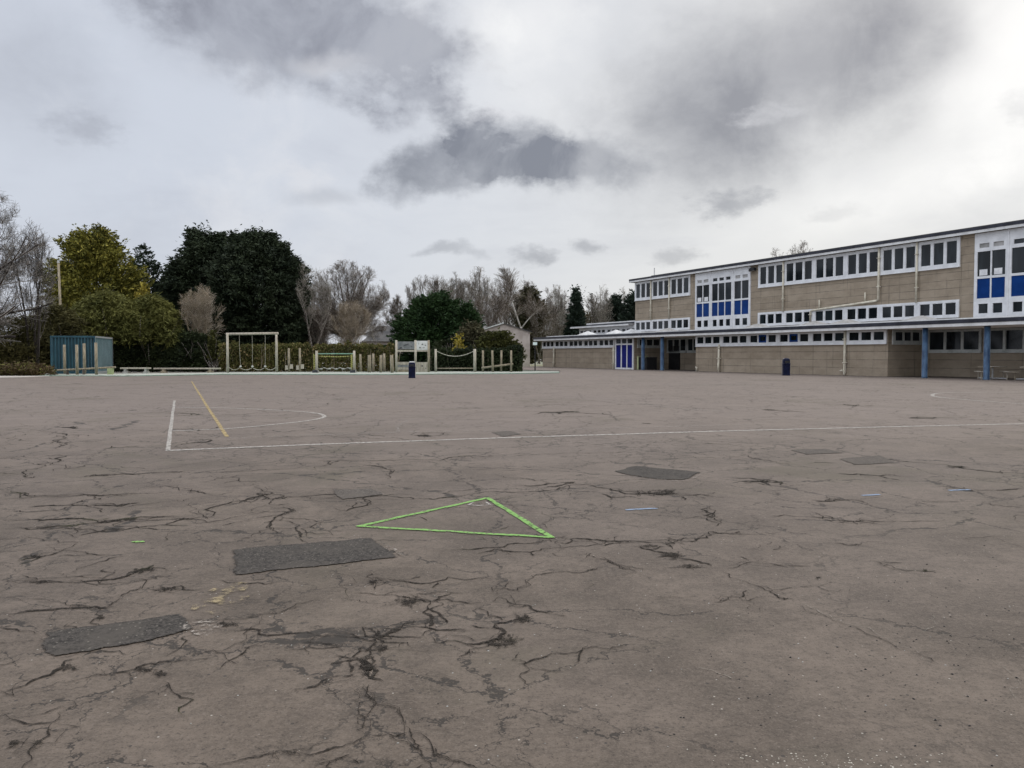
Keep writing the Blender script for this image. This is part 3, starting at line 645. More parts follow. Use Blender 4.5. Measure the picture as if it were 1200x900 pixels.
Z3 = [([(0,325),(100,322),(190,325),(290,320),(370,312),(400,295),(470,280),(540,285)],.045),([(50,262),(110,240),(160,232)],.045),([(90,322),(180,328)],.05),([(420,310),(440,345),(500,350),(560,335),(640,345)],.035),
 ([(0,425),(90,415),(170,410),(240,405),(310,405),(380,395)],.036),([(210,395),(280,410),(330,400)],.036),([(0,465),(60,478),(130,485)],.026),([(0,668),(80,645),(170,600),(210,565)],.034),
 ([(80,672),(180,635),(300,610),(400,600),(450,580),(520,570),(600,560)],.026),([(500,630),(540,670),(600,690),(570,740)],.024),([(570,490),(560,530),(510,560)],.026),([(600,440),(700,440),(820,425),(900,405),(960,385),(1059,370)],.026),
 ([(680,600),(740,555),(790,520),(830,505)],.024),([(0,730),(80,765),(165,760),(210,720),(235,690)],.018),([(165,760),(120,820),(90,860),(70,900),(50,950)],.032),([(0,850),(50,820),(120,825)],.022),
 ([(500,960),(620,900),(700,888),(800,870),(860,850),(960,845),(1059,830)],.02),([(900,660),(980,645),(1059,625)],.022),([(920,515),(1059,525)],.018),([(0,160),(100,160),(200,150),(300,140),(400,125),(550,128),(700,122)],.06),
 ([(0,105),(120,105),(220,100)],.05),([(650,125),(720,75),(800,60),(830,45)],.06),([(820,190),(850,130),(840,90)],.045),([(850,130),(920,165),(930,190)],.045),([(370,315),(430,290),(480,270)],.04),([(60,272),(160,240),(240,200)],.03),
 ([(240,180),(330,160),(460,150),(600,148)],.05),([(300,320),(430,322),(560,300)],.02),([(0,40),(200,55),(420,50),(560,45)],.05),([(500,200),(520,175),(560,165)],.04)]
Z5 = [([(0,180),(100,178),(200,185),(270,170),(400,160),(470,155)],.04),([(0,218),(80,250),(160,265)],.03),([(100,190),(180,210),(260,230),(320,250)],.05),([(180,255),(310,255)],.036),([(350,265),(430,300),(500,330),(560,345)],.022),
 ([(320,350),(400,338),(420,315)],.026),([(490,320),(600,305),(740,317)],.024),([(350,255),(420,240),(480,235)],.03),([(755,232),(810,245),(870,262),(960,262)],.028),([(320,80),(330,105),(345,130)],.04),
 ([(75,35),(180,45),(320,50)],.06),([(0,45),(110,55)],.05),([(390,10),(460,12),(540,20)],.08),([(590,100),(660,125),(740,130),(830,125),(1000,120)],.03),([(605,68),(720,63)],.05),([(640,185),(740,188),(800,180)],.03),([(490,205),(540,200)],.03),
 ([(160,345),(220,335),(280,335)],.016),([(880,500),(960,490),(1040,500)],.012)]
Z1 = [([(175,280),(260,272),(380,268),(460,262)],.10),([(240,212),(330,205)],.11),([(400,205),(480,190)],.10),([(130,165),(140,190),(120,215)],.10),([(140,160),(200,165)],.16),([(60,350),(180,345),(280,345),(330,340)],.08),
 ([(0,380),(120,378),(230,385),(330,372),(440,375)],.07),([(40,400),(180,400),(300,405)],.055),([(490,345),(560,340),(620,320),(640,330),(700,325),(860,325),(1000,322)],.055),([(600,290),(640,330),(650,370),(720,420)],.045),
 ([(640,380),(620,420)],.04),([(810,360),(850,330),(870,320)],.05),([(850,250),(920,285)],.05),([(740,260),(800,240),(960,238),(1060,232),(1200,225)],.07),([(40,290),(80,260),(120,225)],.07),([(960,180),(1020,183)],.16),([(560,275),(610,290)],.05),
 ([(420,165),(470,168),(520,160)],.14),([(380,130),(480,132)],.16),([(100,240),(150,260),(210,250)],.05),([(0,330),(90,325),(200,320),(330,318)],.05),([(330,300),(420,310),(520,318)],.05)]
Z2 = [([(110,292),(150,292)],.10),([(120,295),(230,305),(330,318),(480,322)],.06),([(230,305),(350,320),(400,318)],.06),([(500,280),(600,285),(640,300)],.07),([(550,290),(640,292)],.09),([(700,245),(760,245)],.12),
 ([(870,235),(960,245),(1060,255),(1160,268)],.10),([(760,270),(870,275),(950,278)],.07),([(700,335),(830,332)],.045),([(0,230),(100,225),(300,218)],.07),([(440,200),(490,200)],.12),([(630,124),(690,125)],.22),([(590,120),(620,122)],.3),
 ([(780,110),(850,112)],.25),([(460,350),(475,375),(470,395)],.04),([(690,360),(740,380),(900,385)],.04),([(0,300),(60,298),(110,292)],.06),([(60,435),(200,425),(420,430),(560,410)],.05),([(1050,255),(1150,270),(1200,262)],.08),
 ([(60,128),(140,127)],.5),([(300,152),(330,153)],.3),([(940,140),(990,138)],.25),([(1100,340),(1200,350)],.05),([(980,300),(1100,310),(1200,305)],.05)]
for lst, ox, oy, s in ((Z4, 350, 560, 2.6475), (Z3, 0, 560, 2.6475), (Z5, 700, 560, 2.4), (Z1, 0, 420, 2.0), (Z2, 600, 420, 2.0)):
    for pts, w in lst: crack(Zc(pts, ox, oy, s), w * 0.80)
# pale, grit-filled seams
for pts in ([(560,350),(640,385),(720,415),(820,460),(900,490),(965,525)],):
    crack(Zc(pts, 700, 560, 2.4), 0.016, cpale, False)
    crack(Zc([(x, y + 4) for x, y in pts], 700, 560, 2.4), 0.010, None, False)
for pts in ([(965,555),(1010,600),(1060,635),(1130,655),(1180,690)], [(1085,510),(1150,540),(1190,580),(1165,605),(1200,640)], [(930,380),(950,410),(910,440)], [(270,535),(330,545),(380,570)]):
    crack(Zc(pts, 700, 560, 2.4), 0.016, cpale, True, 1)
# shorter cracks scattered over the worn middle of the yard
for _ in range(170):
    px = random.uniform(-60, 1260); py = 455 + 330 * random.random() ** 1.7
    if px > 620 and py > 640 and random.random() < 0.85: continue
    if px > 560 and random.random() < 0.25: continue
    p = np.array(G(px, py)[:2]); dist = np.linalg.norm(p)
    a = random.gauss(0.0, 0.55) + (pi if random.random() < 0.5 else 0)
    if random.random() < 0.25: a = random.uniform(0, 2 * pi)
    L = random.uniform(0.3, 1.1) * (0.4 + 0.085 * dist); pts = [p]
    for k in range(4):
        a += random.gauss(0, 0.35); p = p + np.array((cos(a), sin(a))) * L / 4; pts.append(p)
    crack(pts, random.uniform(0.004, 0.009) * (1 + 0.26 * min(dist, 22)), None, random.random() < 0.6, 1)
# crumbled hollows
def blot(px, py, rx, ry, seed):
    c = np.array(G(px, py)[:2]); e = np.array(G(px + rx, py)[:2]) - c; f = np.array(G(px, py - ry)[:2]) - c
    r = np.random.default_rng(seed); n = 56; ph = r.uniform(0, 6.28, 8); k = r.integers(2, 11, 8); pts = []
    for i in range(n):
        a = 2 * pi * i / n; rad = 0.62 + 0.13 * sum(sin(k[j] * a + ph[j]) for j in range(8)) / 1.3 + r.normal(0, 0.09)
        pts.append(c + e * cos(a) * max(0.12, rad) + f * sin(a) * max(0.12, rad))
    cb.fan(c, pts, 0.0055 + 0.0004 * (seed % 3), 0.62)
sd = 11
for (ox, oy, s, lst) in ((350, 560, 2.6475, [(640,505,75,45),(330,385,85,32),(205,590,60,45),(250,530,42,32),(690,440,60,28),(230,325,35,20),(600,515,60,22)]),
                         (0, 560, 2.6475, [(440,288,75,16),(515,346,75,14),(440,598,75,20),(205,590,60,22),(700,456,65,16),(110,325,75,9),(490,610,55,16),(100,245,55,10),(310,435,25,18),(40,825,35,16),(110,825,40,30),(900,855,55,16)]),
                         (700, 560, 2.4, [(205,218,70,14),(140,193,60,9),(180,38,70,10),(920,262,14,8),(620,282,16,10),(250,250,60,10)]),
                         (0, 420, 2.0, [(165,162,30,4),(230,275,60,4),(430,378,40,5),(260,382,45,6),(990,182,35,3),(620,320,24,6)]),
                         (600, 420, 2.0, [(135,292,22,5),(350,318,55,6),(1035,255,45,5),(580,288,50,5),(600,121,30,3)])):
    for (x, y, rx, ry) in lst:
        blot(ox + x / s, oy + y / s, rx / s, ry / s, sd); blot(ox + (x + rx * .3) / s, oy + y / s, rx * .7 / s, ry * .8 / s, sd + 1); sd += 2
cr = cb.build('crack', M['crack'], pg); cr['kind'] = 'stuff'
cp_ = cpale.build('pale_seam', M['seam'], pg); cp_['kind'] = 'stuff'
# loose stones
def stones(n, cx, cy, sx, sy, smin, smax, m, name):
    b = MB()
    for _ in range(n):
        px = random.gauss(cx, sx); py = random.gauss(cy, sy)
        if py < 470: continue
        p = G(px, py); r = random.uniform(smin, smax)
        vs = [(p[0] + r * cos(a) * random.uniform(.7, 1.2), p[1] + r * sin(a) * random.uniform(.6, 1.1), 0.001) for a in (0, 1.05, 2.1, 3.14, 4.2, 5.2)]
        vs += [(p[0] + (x[0] - p[0]) * .6, p[1] + (x[1] - p[1]) * .6, r * random.uniform(.4, .8)) for x in vs[:6]]
        b.add(vs, [tuple(range(6, 12))] + [(i, (i + 1) % 6, 6 + (i + 1) % 6, 6 + i) for i in range(6)])
    o = b.build(name, m, pg); o['kind'] = 'stuff'; return o
stones(100, 970, 890, 70, 7, 0.0015, 0.0045, M['palegrit'], 'pale_grit_stones')
stones(160, 600, 760, 330, 100, 0.002, 0.005, M['stone'], 'loose_stones')
stones(150, 1110, 750, 80, 60, 0.002, 0.007, M['dark'], 'leaf_crumbs')
stones(90, 900, 760, 160, 90, 0.002, 0.005, M['dark'], 'leaf_crumbs')

# ------------------------------------------------------------------ the school
TH = atan((600 - 148) / F)
u = (-sin(TH), cos(TH)); nn = (cos(TH), sin(TH))
CA = 44.637; S0 = 83.468
ORG = (nn[0] * CA + u[0] * S0, nn[1] * CA + u[1] * S0, 0.0)      # foot of the left corner of the front wall
school = thing('school_building', 'long flat roofed brown block school with white and blue window walls', 'school', ORG, rz=-(pi / 2 - TH))
XE = 78.0          # runs on to the right of the picture
NB = 7.0           # the two-storey block stands 7 m back from the front wall
def wallbox(x0, x1, y0, y1, z0, z1, label=None):
    return MB().box(x0, x1, y0, y1, z0, z1).build('wall', M['block'], school, label=label)
wallbox(0, 18.93, 0.0, 7.2, -0.3, 3.082, 'low wall of the left wing')
wallbox(28.25, 47.64, 0.0, 7.0, -0.3, 3.082, 'low front wall between the two recesses')
wallbox(18.93, 28.25, 3.5, 7.0, -0.3, 3.082, 'dark back wall of the left recess')
wallbox(47.64, XE, 3.5, 7.0, -0.3, 3.082, 'back wall under the right canopy')
wallbox(8.97, XE, NB, 19.0, -0.3, 9.598, 'upper brown block wall')
wallbox(-3.7, 8.96, 7.3, 19.0, -0.3, 4.80, 'wall of the rear hall')
# low roof slab with canopy edge
b = MB(); b.box(-0.75, XE, -0.76, 6.97, 3.12, 3.47); b.box(0.4, XE, 0.35, 6.95, 3.472, 3.62)
b.build('roof', M['felt'], school, label='low flat roof and canopy')
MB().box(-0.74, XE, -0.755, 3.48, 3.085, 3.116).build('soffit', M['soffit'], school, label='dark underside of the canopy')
MB().box(-0.80, XE, -0.815, -0.765, 3.09, 3.27).build('fascia', M['fascia'], school, label='pale gutter board of the low roof')
MB().box(-0.82, XE, -0.84, -0.763, 3.272, 3.50).build('roof_edge', M['roofedge'], school, label='dark edge of the low roof')
MB().box(0.36, XE, 0.30, 0.346, 3.52, 3.63).build('fascia', M['fascia'], school, label='pale upstand on the low roof')
# high roof
b = MB(); b.box(8.45, XE, 6.6, 19.5, 9.60, 9.80); b.box(11.6, XE, 7.15, 19.2, 9.802, 10.02)
b.build('roof', M['felt'], school, label='high flat roof')
MB().box(8.40, XE, 6.545, 6.598, 9.56, 9.74).build('fascia', M['fascia'], school, label='pale gutter board of the high roof')
MB().box(8.38, XE, 6.52, 6.596, 9.742, 9.93).build('roof_edge', M['roofedge'], school, label='dark edge of the high roof')
b = MB(); b.box(8.38, 8.448, 6.545, 19.5, 9.56, 9.9); b.build('roof_edge', M['roofedge'], school)
MB().box(12.0, XE, 6.95, 7.14, 9.83, 10.06).build('roof_upstand', M['slate'], school)
# rear hall roofs
b = MB(); b.box(-4.6, 8.4, 6.5, 19.3, 4.80, 5.0); b.box(-3.4, 8.9, 8.2, 19.0, 5.002, 5.32); b.build('roof', M['felt'], school, label='two stepped roofs of the rear hall')
b = MB(); b.box(-4.65, 8.4, 6.45, 6.497, 4.78, 4.93); b.box(-3.45, 8.9, 8.15, 8.197, 5.26, 5.40); b.build('fascia', M['fascia'], school)
MB().box(-3.42, 8.9, 8.13, 8.196, 5.0, 5.258).build('roof_edge', M['roofedge'], school)

def window(x0, x1, y, z0, z1, panes, zb, zt, out=0.25, mul=0.24,  m='white', blue=None, label=None, depth=0.10, ratios=None):
    """one window unit on a wall that faces -y: white frame with panes, glass set back"""
    n = panes; w = x1 - x0; out *= 0.80; mul *= 0.74
    pw = (w - 2 * out - mul * (n - 1)) / n
    b = MB(); y0 = y - depth; y1 = y - 0.003
    b.box(x0, x1, y0, y1, z0, zb); b.box(x0, x1, y0, y1, zt, z1)
    xs = []; x = x0 + out
    b.box(x0, x, y0, y1, zb, zt)
    for i in range(n):
        xs.append((x, x + pw)); x += pw
        e = x + (mul if i < n - 1 else out)
        b.box(x, e, y0, y1, zb, zt); x = e
    # slim sash proud inside each light, and a projecting sill
    for (a, c) in xs:
        k = 0.030
        b.box(a, a + k, y0 + 0.035, y1, zb, zt); b.box(c - k, c, y0 + 0.035, y1, zb, zt)
        b.box(a + k, c - k, y0 + 0.035, y1, zb, zb + k); b.box(a + k, c - k, y0 + 0.035, y1, zt - k, zt)
    b.box(x0, x1, y0 - 0.05, y0 - 0.002, z0, z0 + 0.05)
    fr = b.build('window', M[m], school, label=label)
    g = MB()
    for i, (a, c) in enumerate(xs):
        tilt = 0.012 * random.uniform(-1, 1)
        g.add([(a + .03, y0 + 0.058 + tilt, zb + .03), (c - .03, y0 + 0.058 - tilt, zb + .03), (c - .03, y0 + 0.062 - tilt, zt - .03), (a + .03, y0 + 0.062 + tilt, zt - .03)], [(0, 1, 2, 3)])
    g.build('pane', M['glass'], fr)
    if blue is not None:
        a, c = xs[blue]; q = MB(); k = 0.13
        q.box(a, a + k, y0 + 0.01, y0 + 0.055, zb, zt); q.box(c - k, c, y0 + 0.01, y0 + 0.055, zb, zt); q.box(a + k, c - k, y0 + 0.01, y0 + 0.055, zb, zb + k); q.box(a + k, c - k, y0 + 0.01, y0 + 0.055, zt - k, zt)
        q.build('sash', M['blue'], fr, label='blue opening sash')
    return fr, xs
# ground floor high-level windows
LX = [0.0, 3.02, 6.25, 9.42, 12.5, 15.55]
for i in range(5): window(LX[i], LX[i + 1] - 0.004, 0.0, 2.17, 3.08, 3, 2.40, 2.98, 0.25, 0.22, 'white')
RX = [28.3, 31.62, 34.80, 37.99, 41.19, 44.38, 47.58]
for i in range(6): window(RX[i], RX[i + 1] - 0.004, 0.0, 2.13, 3.07, 3, 2.38, 2.98, 0.24, 0.22, 'white', blue={2: 1, 3: 1}.get(i))
# big windows on the back walls of the recesses
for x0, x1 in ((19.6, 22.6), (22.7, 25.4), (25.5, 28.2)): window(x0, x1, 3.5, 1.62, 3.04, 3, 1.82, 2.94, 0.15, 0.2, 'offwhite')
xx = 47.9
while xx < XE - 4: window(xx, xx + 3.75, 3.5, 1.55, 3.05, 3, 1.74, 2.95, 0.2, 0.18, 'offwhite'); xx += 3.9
# upper storey, clerestory rows
UX = [8.97, 12.15, 15.38, 18.68]
WX = [28.34, 31.52, 34.82, 38.05, 41.30, 44.46, 47.68]
for xs_ in (UX, WX):
    for i in range(len(xs_) - 1):
        a, c = xs_[i] + (0.02 if i == 0 else 0), xs_[i + 1] - 0.004
        window(a, c, NB, 7.46, 9.54, 3, 7.75, 9.33, 0.27, 0.26)
        window(a, c, NB, 4.00, 5.24, 3, 4.20, 5.06, 0.27, 0.24)
def tallpanel(x0, bays, x1):
    """storey-high glazed wall: transoms, tall lights, blue panels, low lights"""
    b = MB(); y0, y1 = NB - 0.12, NB - 0.003
    edges = [x0] + bays + [x1]; counts = [2, 3, 2]
    bays_ = [(MB(), MB(), MB(), MB()) for _ in range(3)]
    rows = [(3.95, 4.20, None), (4.20, 4.84, 'g'), (4.84, 5.20, None), (5.20, 6.52, 'b'), (6.52, 6.68, None), (6.68, 8.32, 'g'), (8.32, 8.56, None), (8.56, 8.86, 't'), (8.86, 9.55, None)]
    for (z0, z1, k) in rows:
        if k is None: b.box(x0, x1, y0, y1, z0, z1); continue
        for bi in range(3):
            a, c = edges[bi], edges[bi + 1]; n = counts[bi]; gl, bl, pale, nt_ = bays_[bi]
            o = 0.34 if k == 'g' and z0 < 5 else 0.20
            m = 0.34 if (k == 'g' and z0 < 5) else (0.28 if k == 't' else 0.09)
            if k == 't': o = 0.32
            pw = (c - a - 2 * o - m * (n - 1)) / n; x = a
            b.box(x, x + o, y0, y1, z0, z1); x += o
            for i in range(n):
                t = bl if k == 'b' else (pale if (k == 't' and bi != 1) else gl)
                if t is bl: t.box(x, x + pw, y0 + 0.05, y0 + 0.09, z0, z1)
                else: t.add([(x, y0 + .07, z0), (x + pw, y0 + .07, z0), (x + pw, y0 + .07, z1), (x, y0 + .07, z1)], [(0, 1, 2, 3)])
                if k == 'g' and z0 > 6 and bi == 0: nt_.box(x + pw * .15, x + pw * .75, y0 + .055, y0 + .068, z0 + 0.05, z0 + 0.45)
                x += pw; e = m if i < n - 1 else o
                b.box(x, x + e, y0, y1, z0, z1); x += e
    for e in edges[1:3]: b.box(e - 0.05, e + 0.05, y0 - 0.05, y0 - 0.002, 3.95, 9.55)
    fr = b.build('window_wall', M['white'], school)
    for gl, bl, pale, nt_ in bays_:
        gl.build('pane', M['glass'], fr); bl.build('panel', M['blue'], fr, label='blue infill panels of one bay')
        if pale.v: pale.build('vent_pane', M['greyskylight'], fr, label='pale frosted top lights')
        if nt_.v: nt_.build('notice', M['notice'], fr)
tallpanel(19.55, [21.88, 25.05], 27.36)
tallpanel(48.75, [51.05, 54.25], 56.55)
xq = 57.6
while xq < XE - 4:
    window(xq, xq + 3.2, NB, 7.46, 9.52, 3, 7.78, 9.27, 0.27, 0.26); window(xq, xq + 3.2, NB, 4.00, 5.24, 3, 4.20, 5.06, 0.27, 0.24); xq += 3.204
# rear hall strip windows
for i in range(4): window(-3.65 + i * 3.13, -3.65 + (i + 1) * 3.13 - 0.01, 7.3, 3.85, 4.78, 3, 4.12, 4.48, 0.3, 0.3)
# end-wall windows in the recesses (walls facing +x)
for xw in (18.93, 47.64):
    b = MB(); g = MB(); x0, x1 = xw + 0.003, xw + 0.09
    b.box(x0, x1, 0.35, 3.2, 2.1, 2.36); b.box(x0, x1, 0.35, 3.2, 2.92, 3.06)
    e = [0.35, 0.6, 1.3, 1.45, 2.1, 2.25, 2.95, 3.2]
    for i in range(0, 8, 2): b.box(x0, x1, e[i], e[i + 1], 2.36, 2.92)
    for i in range(1, 7, 2): g.add([(x0 + .04, e[i], 2.36), (x0 + .04, e[i + 1], 2.36), (x0 + .04, e[i + 1], 2.92), (x0 + .04, e[i], 2.92)], [(0, 1, 2, 3)])
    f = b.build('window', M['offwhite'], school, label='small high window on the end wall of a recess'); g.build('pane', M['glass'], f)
# doors
b = MB(); dx = [15.66, 18.90]; y0, y1 = -0.09, -0.003
W3 = (dx[1] - dx[0]); ex = [dx[0] + 0.20, dx[0] + 1.05, dx[0] + 1.22, dx[0] + 2.05, dx[0] + 2.2, dx[1] - 0.2]
b.box(dx[0], dx[1], y0, y1, -0.02, 0.16); b.box(dx[0], dx[1], y0, y1, 2.42, 2.56); b.box(dx[0], dx[1], y0, y1, 3.0, 3.08)
for a, c in ((dx[0], ex[0]), (ex[1], ex[2]), (ex[3], ex[4]), (ex[5], dx[1])): b.box(a, c, y0, y1, 0.16, 2.42); b.box(a, c, y0, y1, 2.56, 3.0)
df = b.build('door_frame', M['white'], school)
for i in (0, 2, 4):
    d = MB().box(ex[i], ex[i + 1], -0.06, -0.012, 0.16, 2.42).build('door', M['doorblue'], df, label='blue door leaf')
g = MB()
for i in (0, 2, 4): g.add([(ex[i], -0.05, 2.56), (ex[i + 1], -0.05, 2.56), (ex[i + 1], -0.05, 3.0), (ex[i], -0.05, 3.0)], [(0, 1, 2, 3)])
g.build('pane', M['glass'], df)
# blue columns of the canopy
for xc in (21.0, 24.0, 50.62, 54.53, 58.5, 62.5, 66.5):
    MB().lathe((xc, -0.42, -0.05), [(0.19, 0), (0.19, 0.12), (0.17, 0.14), (0.17, 3.125)], 20).build('column', M['column'], school, True)
# dark doorway in the left recess
MB().box(19.9, 21.6, 3.40, 3.49, 0, 2.3).build('door', M['black'], school, label='dark door in the left recess')
# pipes
def pipe(pts, r=0.075, label=None, foot=False):
    b = MB(); b.tube(pts, r, 10)
    for i in range(len(pts) - 1):
        p, q = pts[i], pts[i + 1]
        if abs(p[2] - q[2]) > 1.2:
            for k in (0.2, 0.75):
                c = tuple(p[j] + (q[j] - p[j]) * k for j in range(3)); b.box(c[0] - r * 1.5, c[0] + r * 1.5, c[1] - r * 1.2, c[1] + r * 1.6, c[2] - 0.03, c[2] + 0.03)
    b.build('downpipe', M['cream'], school, True, label=label)
ya = -0.16
for xp in (3.0, 15.5): pipe([(xp, ya, 2.3), (xp, ya, 0.0)], 0.09)
pipe([(31.42, ya, 2.30), (31.42, ya, 0.75), (31.42, ya - .03, 0.72), (31.42, ya - .03, 0.0)], 0.09)
pipe([(44.33, ya, 3.10), (44.33, ya, 0.15), (44.31, ya - 0.05, 0.06)], 0.085)
pipe([(43.98, ya, 0.30), (44.05, ya, 0.34), (44.2, ya, 0.34)], 0.06, 'short side inlet of a downpipe')
pipe([(28.55, ya, 0.0), (28.55, ya, 0.32), (28.45, ya, 0.36)], 0.07, 'short pipe stub at the wall foot')
yb = NB - 0.20
for xp in (12.15, 15.38, 31.50, 44.46): pipe([(xp, yb, 9.55), (xp, yb, 5.2)], 0.075)
pipe([(41.25, yb, 9.55), (41.25, yb, 5.62), (41.1, yb, 5.55), (34.75, yb, 5.13), (34.62, yb, 5.05), (34.62, yb, 3.7)], 0.08, 'cream waste pipe sloping along the upper wall')
for xp, zb in ((35.55, 5.2), (40.05, 5.5)): pipe([(xp, yb, zb), (xp, yb, zb + 0.75)], 0.06, 'short vent pipe rising from the sloping pipe')
# floodlight under the eave, aerial, skylights
b = MB(); b.box(27.75, 28.15, 6.55, 6.85, 9.05, 9.35); b.lathe((27.62, 6.7, 9.02), [(0.16, 0), (0.2, 0.08), (0.2, 0.25), (0.1, 0.32)], 12); b.box(27.9, 28.0, 6.85, 6.997, 9.15, 9.25)
b.build('floodlight', M['black'], school)
MB().tube([(10.6, 8.4, 9.75), (10.6, 8.4, 11.1)], 0.06, 8).build('flue', M['metal'], school)
def skylight(x, y, w, d, m, h=0.62):
    b = MB(); z = 3.622
    b.box(x - w / 2, x + w / 2, y - d / 2, y + d / 2, z, z + 0.14)
    z += 0.142
    k = 0.94
    b.add([(x - w / 2 * k, y - d / 2 * k, z), (x + w / 2 * k, y - d / 2 * k, z), (x + w / 2 * k, y + d / 2 * k, z), (x - w / 2 * k, y + d / 2 * k, z), (x - .1, y - .1, z + h), (x + .1, y - .1, z + h), (x + .1, y + .1, z + h), (x - .1, y + .1, z + h)],
          [(0, 1, 5, 4), (1, 2, 6, 5), (2, 3, 7, 6), (3, 0, 4, 7), (4, 5, 6, 7)])
    b.build('skylight', M[m], school)
NSK = 4.6
def xat(px, n):
    r = ray(px, 416); t = (CA + n) / (nn[0] * r[0] + nn[1] * r[1]); return S0 - (u[0] * r[0] + u[1] * r[1]) * t
for px, m in ((689, 'skylight'), (722, 'skylight'), (740, 'skylight'), (783, 'greyskylight'), (888, 'greyskylight'), (955, 'greyskylight'), (992, 'greyskylight'), (1079, 'greyskylight')):
    skylight(xat(px, NSK), NSK, 2.1, 2.1, m, 0.36 if px > 770 else 0.45)

# ------------------------------------------------------------------ things by the school
def bin_(name, label, loc, s=1.0, rim=False, group='navy litter bins', k=0.84):
    t = thing(name, label, 'litter bin', loc, group); t.scale = (k, k, 1)
    b = MB(); n = 20
    def ring(rx, z):
        return [(rx * (abs(cos(a)) ** 0.55) * math.copysign(1, cos(a)), rx * 0.92 * (abs(sin(a)) ** 0.55) * math.copysign(1, sin(a)), z) for a in [2 * pi * i / n for i in range(n)]]
    def loft(rs):
        vs = [p for r_ in rs for p in r_]; k = len(rs)
        fs = [(i * n + j, i * n + (j + 1) % n, (i + 1) * n + (j + 1) % n, (i + 1) * n + j) for i in range(k - 1) for j in range(n)] + [tuple(range(n))[::-1], tuple((k - 1) * n + j for j in range(n))]
        return vs, fs
    b.add(*loft([ring(.29 * s, 0.0), ring(.30 * s, 0.05 * s), ring(.28 * s, .10 * s), ring(.29 * s, .70 * s), ring(.31 * s, .72 * s), ring(.31 * s, .76 * s)])); b.build('body', M['navy'], t)
    b = MB(); b.add(*loft([ring(.27 * s, .762 * s), ring(.27 * s, .94 * s), ring(.24 * s, 1.04 * s), ring(.14 * s, 1.10 * s)])); h = b.build('hood', M['navy'], t)
    MB().box(-.17 * s, .17 * s, -.262 * s, -.235 * s, .79 * s, .93 * s).build('slot', M['black'], h)
    if rim: MB().lathe((0, 0, 0), [(.20 * s, 1.05 * s), (.255 * s, 1.052 * s), (.24 * s, 1.085 * s), (.15 * s, 1.115 * s)], 20).build('rim', M['metal'], t)
    return t
bl_ = G(921, 440.0)
bin_('litter_bin', 'navy litter bin standing against the brown school wall', bl_, 1.10)
bin_('litter_bin', 'navy litter bin with pale top before the wooden notice boards', G(483, 443.0), 0.92, True)
# cabinet in the left recess
p = (ORG[0] - u[0] * 20.15 + nn[0] * 0.55, ORG[1] - u[1] * 20.15 + nn[1] * 0.55, 0.0)
t = thing('storage_box', 'pale green and black storage box in the shaded school recess', 'box', p, rz=-(pi / 2 - TH))
MB().box(-0.62, -0.5, -0.6, 0.6, 0, 1.28).add([(-0.62, -0.6, 1.282), (-0.5, -0.6, 1.282), (-0.5, 0.6, 1.45), (-0.62, 0.6, 1.45)], [(0, 1, 2, 3)]).build('end_panel', M['palegreen'], t)
b = MB(); b.box(-0.497, 0.9, -0.55, 0.6, 0, 1.15); b.box(-0.497, 0.95, -0.6, 0.62, 1.152, 1.22); b.build('body', M['black'], t)
MB().box(-0.62, -0.40, -0.64, -0.603, 0, 1.3).build('front_panel', M['palegreen'], t)
# picnic tables under the right canopy
def picnic(label, loc, rz, seatmat):
    t = thing('picnic_table', label, 'table', loc, 'tables under the school canopy', rz)
    b = MB(); b.box(-.7, .7, -.42, .42, .70, .75); b.build('tabletop', M['wood'], t)
    b = MB(); b.tube([(0, 0, 0), (0, 0, .70)], .05, 8); b.tube([(-.9, 0, .06), (.9, 0, .06)], .035, 6); b.tube([(0, -.85, .06), (0, .85, .06)], .035, 6); b.build('frame', M['metal'], t)
    for x, y in ((-.95, 0), (.95, 0), (0, -.9), (0, .9)):
        q = MB(); q.tube([(x, y, 0), (x, y, .42)], .035, 6); q.lathe((x, y, .42), [(.2, 0), (.21, .02), (.2, .045)], 14)
        q.build('seat', seatmat, t)
picnic('outdoor table with pale round seats, mostly behind a blue column', (*[ORG[i] + (-u[i]) * 53.9 + nn[i] * 1.1 for i in (0, 1)], 0), 0.4, M['palewood'])
picnic('dark outdoor table with round seats at the right edge, by the blue column', (*[ORG[i] + (-u[i]) * 56.2 + nn[i] * 1.3 for i in (0, 1)], 0), -0.5, M['wood'])

# sign posts
def signpost(label, px, pyb, top, w, h):
    p = G(px, pyb); d = p[1]; zt = at(px, top, d)[2]
    t = thing('sign_post', label, 'sign', p, 'thin sign posts near the left end of the school')
    MB().tube([(0, 0, 0), (0, 0, zt - 0.02)], 0.06, 8).build('post', M['black'], t)
    f = MB().box(-w / 2, w / 2, -0.10, -0.065, zt - h, zt).build('plate', M['signface'], t)
    return t, zt
t, zt = signpost('thin black post with small pale sign beside the lawn', 627, 434.6, 401, 0.38, 0.26)
t, zt = signpost('thin dark post with small pale and dark sign before the brown wall', 713.3, 431.9, 399, 0.42, 0.32)
MB().box(-.21, .21, -0.11, -0.066, zt - 0.50, zt - 0.33).build('lower_plate', M['ink'], t)
MB().box(-.12, .12, -0.113, -0.102, zt - 0.22, zt - 0.15).build('marking', M['ink'], t)

# ------------------------------------------------------------------ playground equipment
def post(b, px, top, base, r=0.10, lean=0.0, d=None):
    p = G(px, base)
    zt = at(px, top, p[1])[2]
    b.tube([(p[0], p[1], -0.05), (p[0] + lean * .5, p[1], zt * .5), (p[0] + lean, p[1], zt)], [r * 1.03, r, r * 0.95], 10)
    return p, zt
EQ = 'wooden play trail along the far edge'
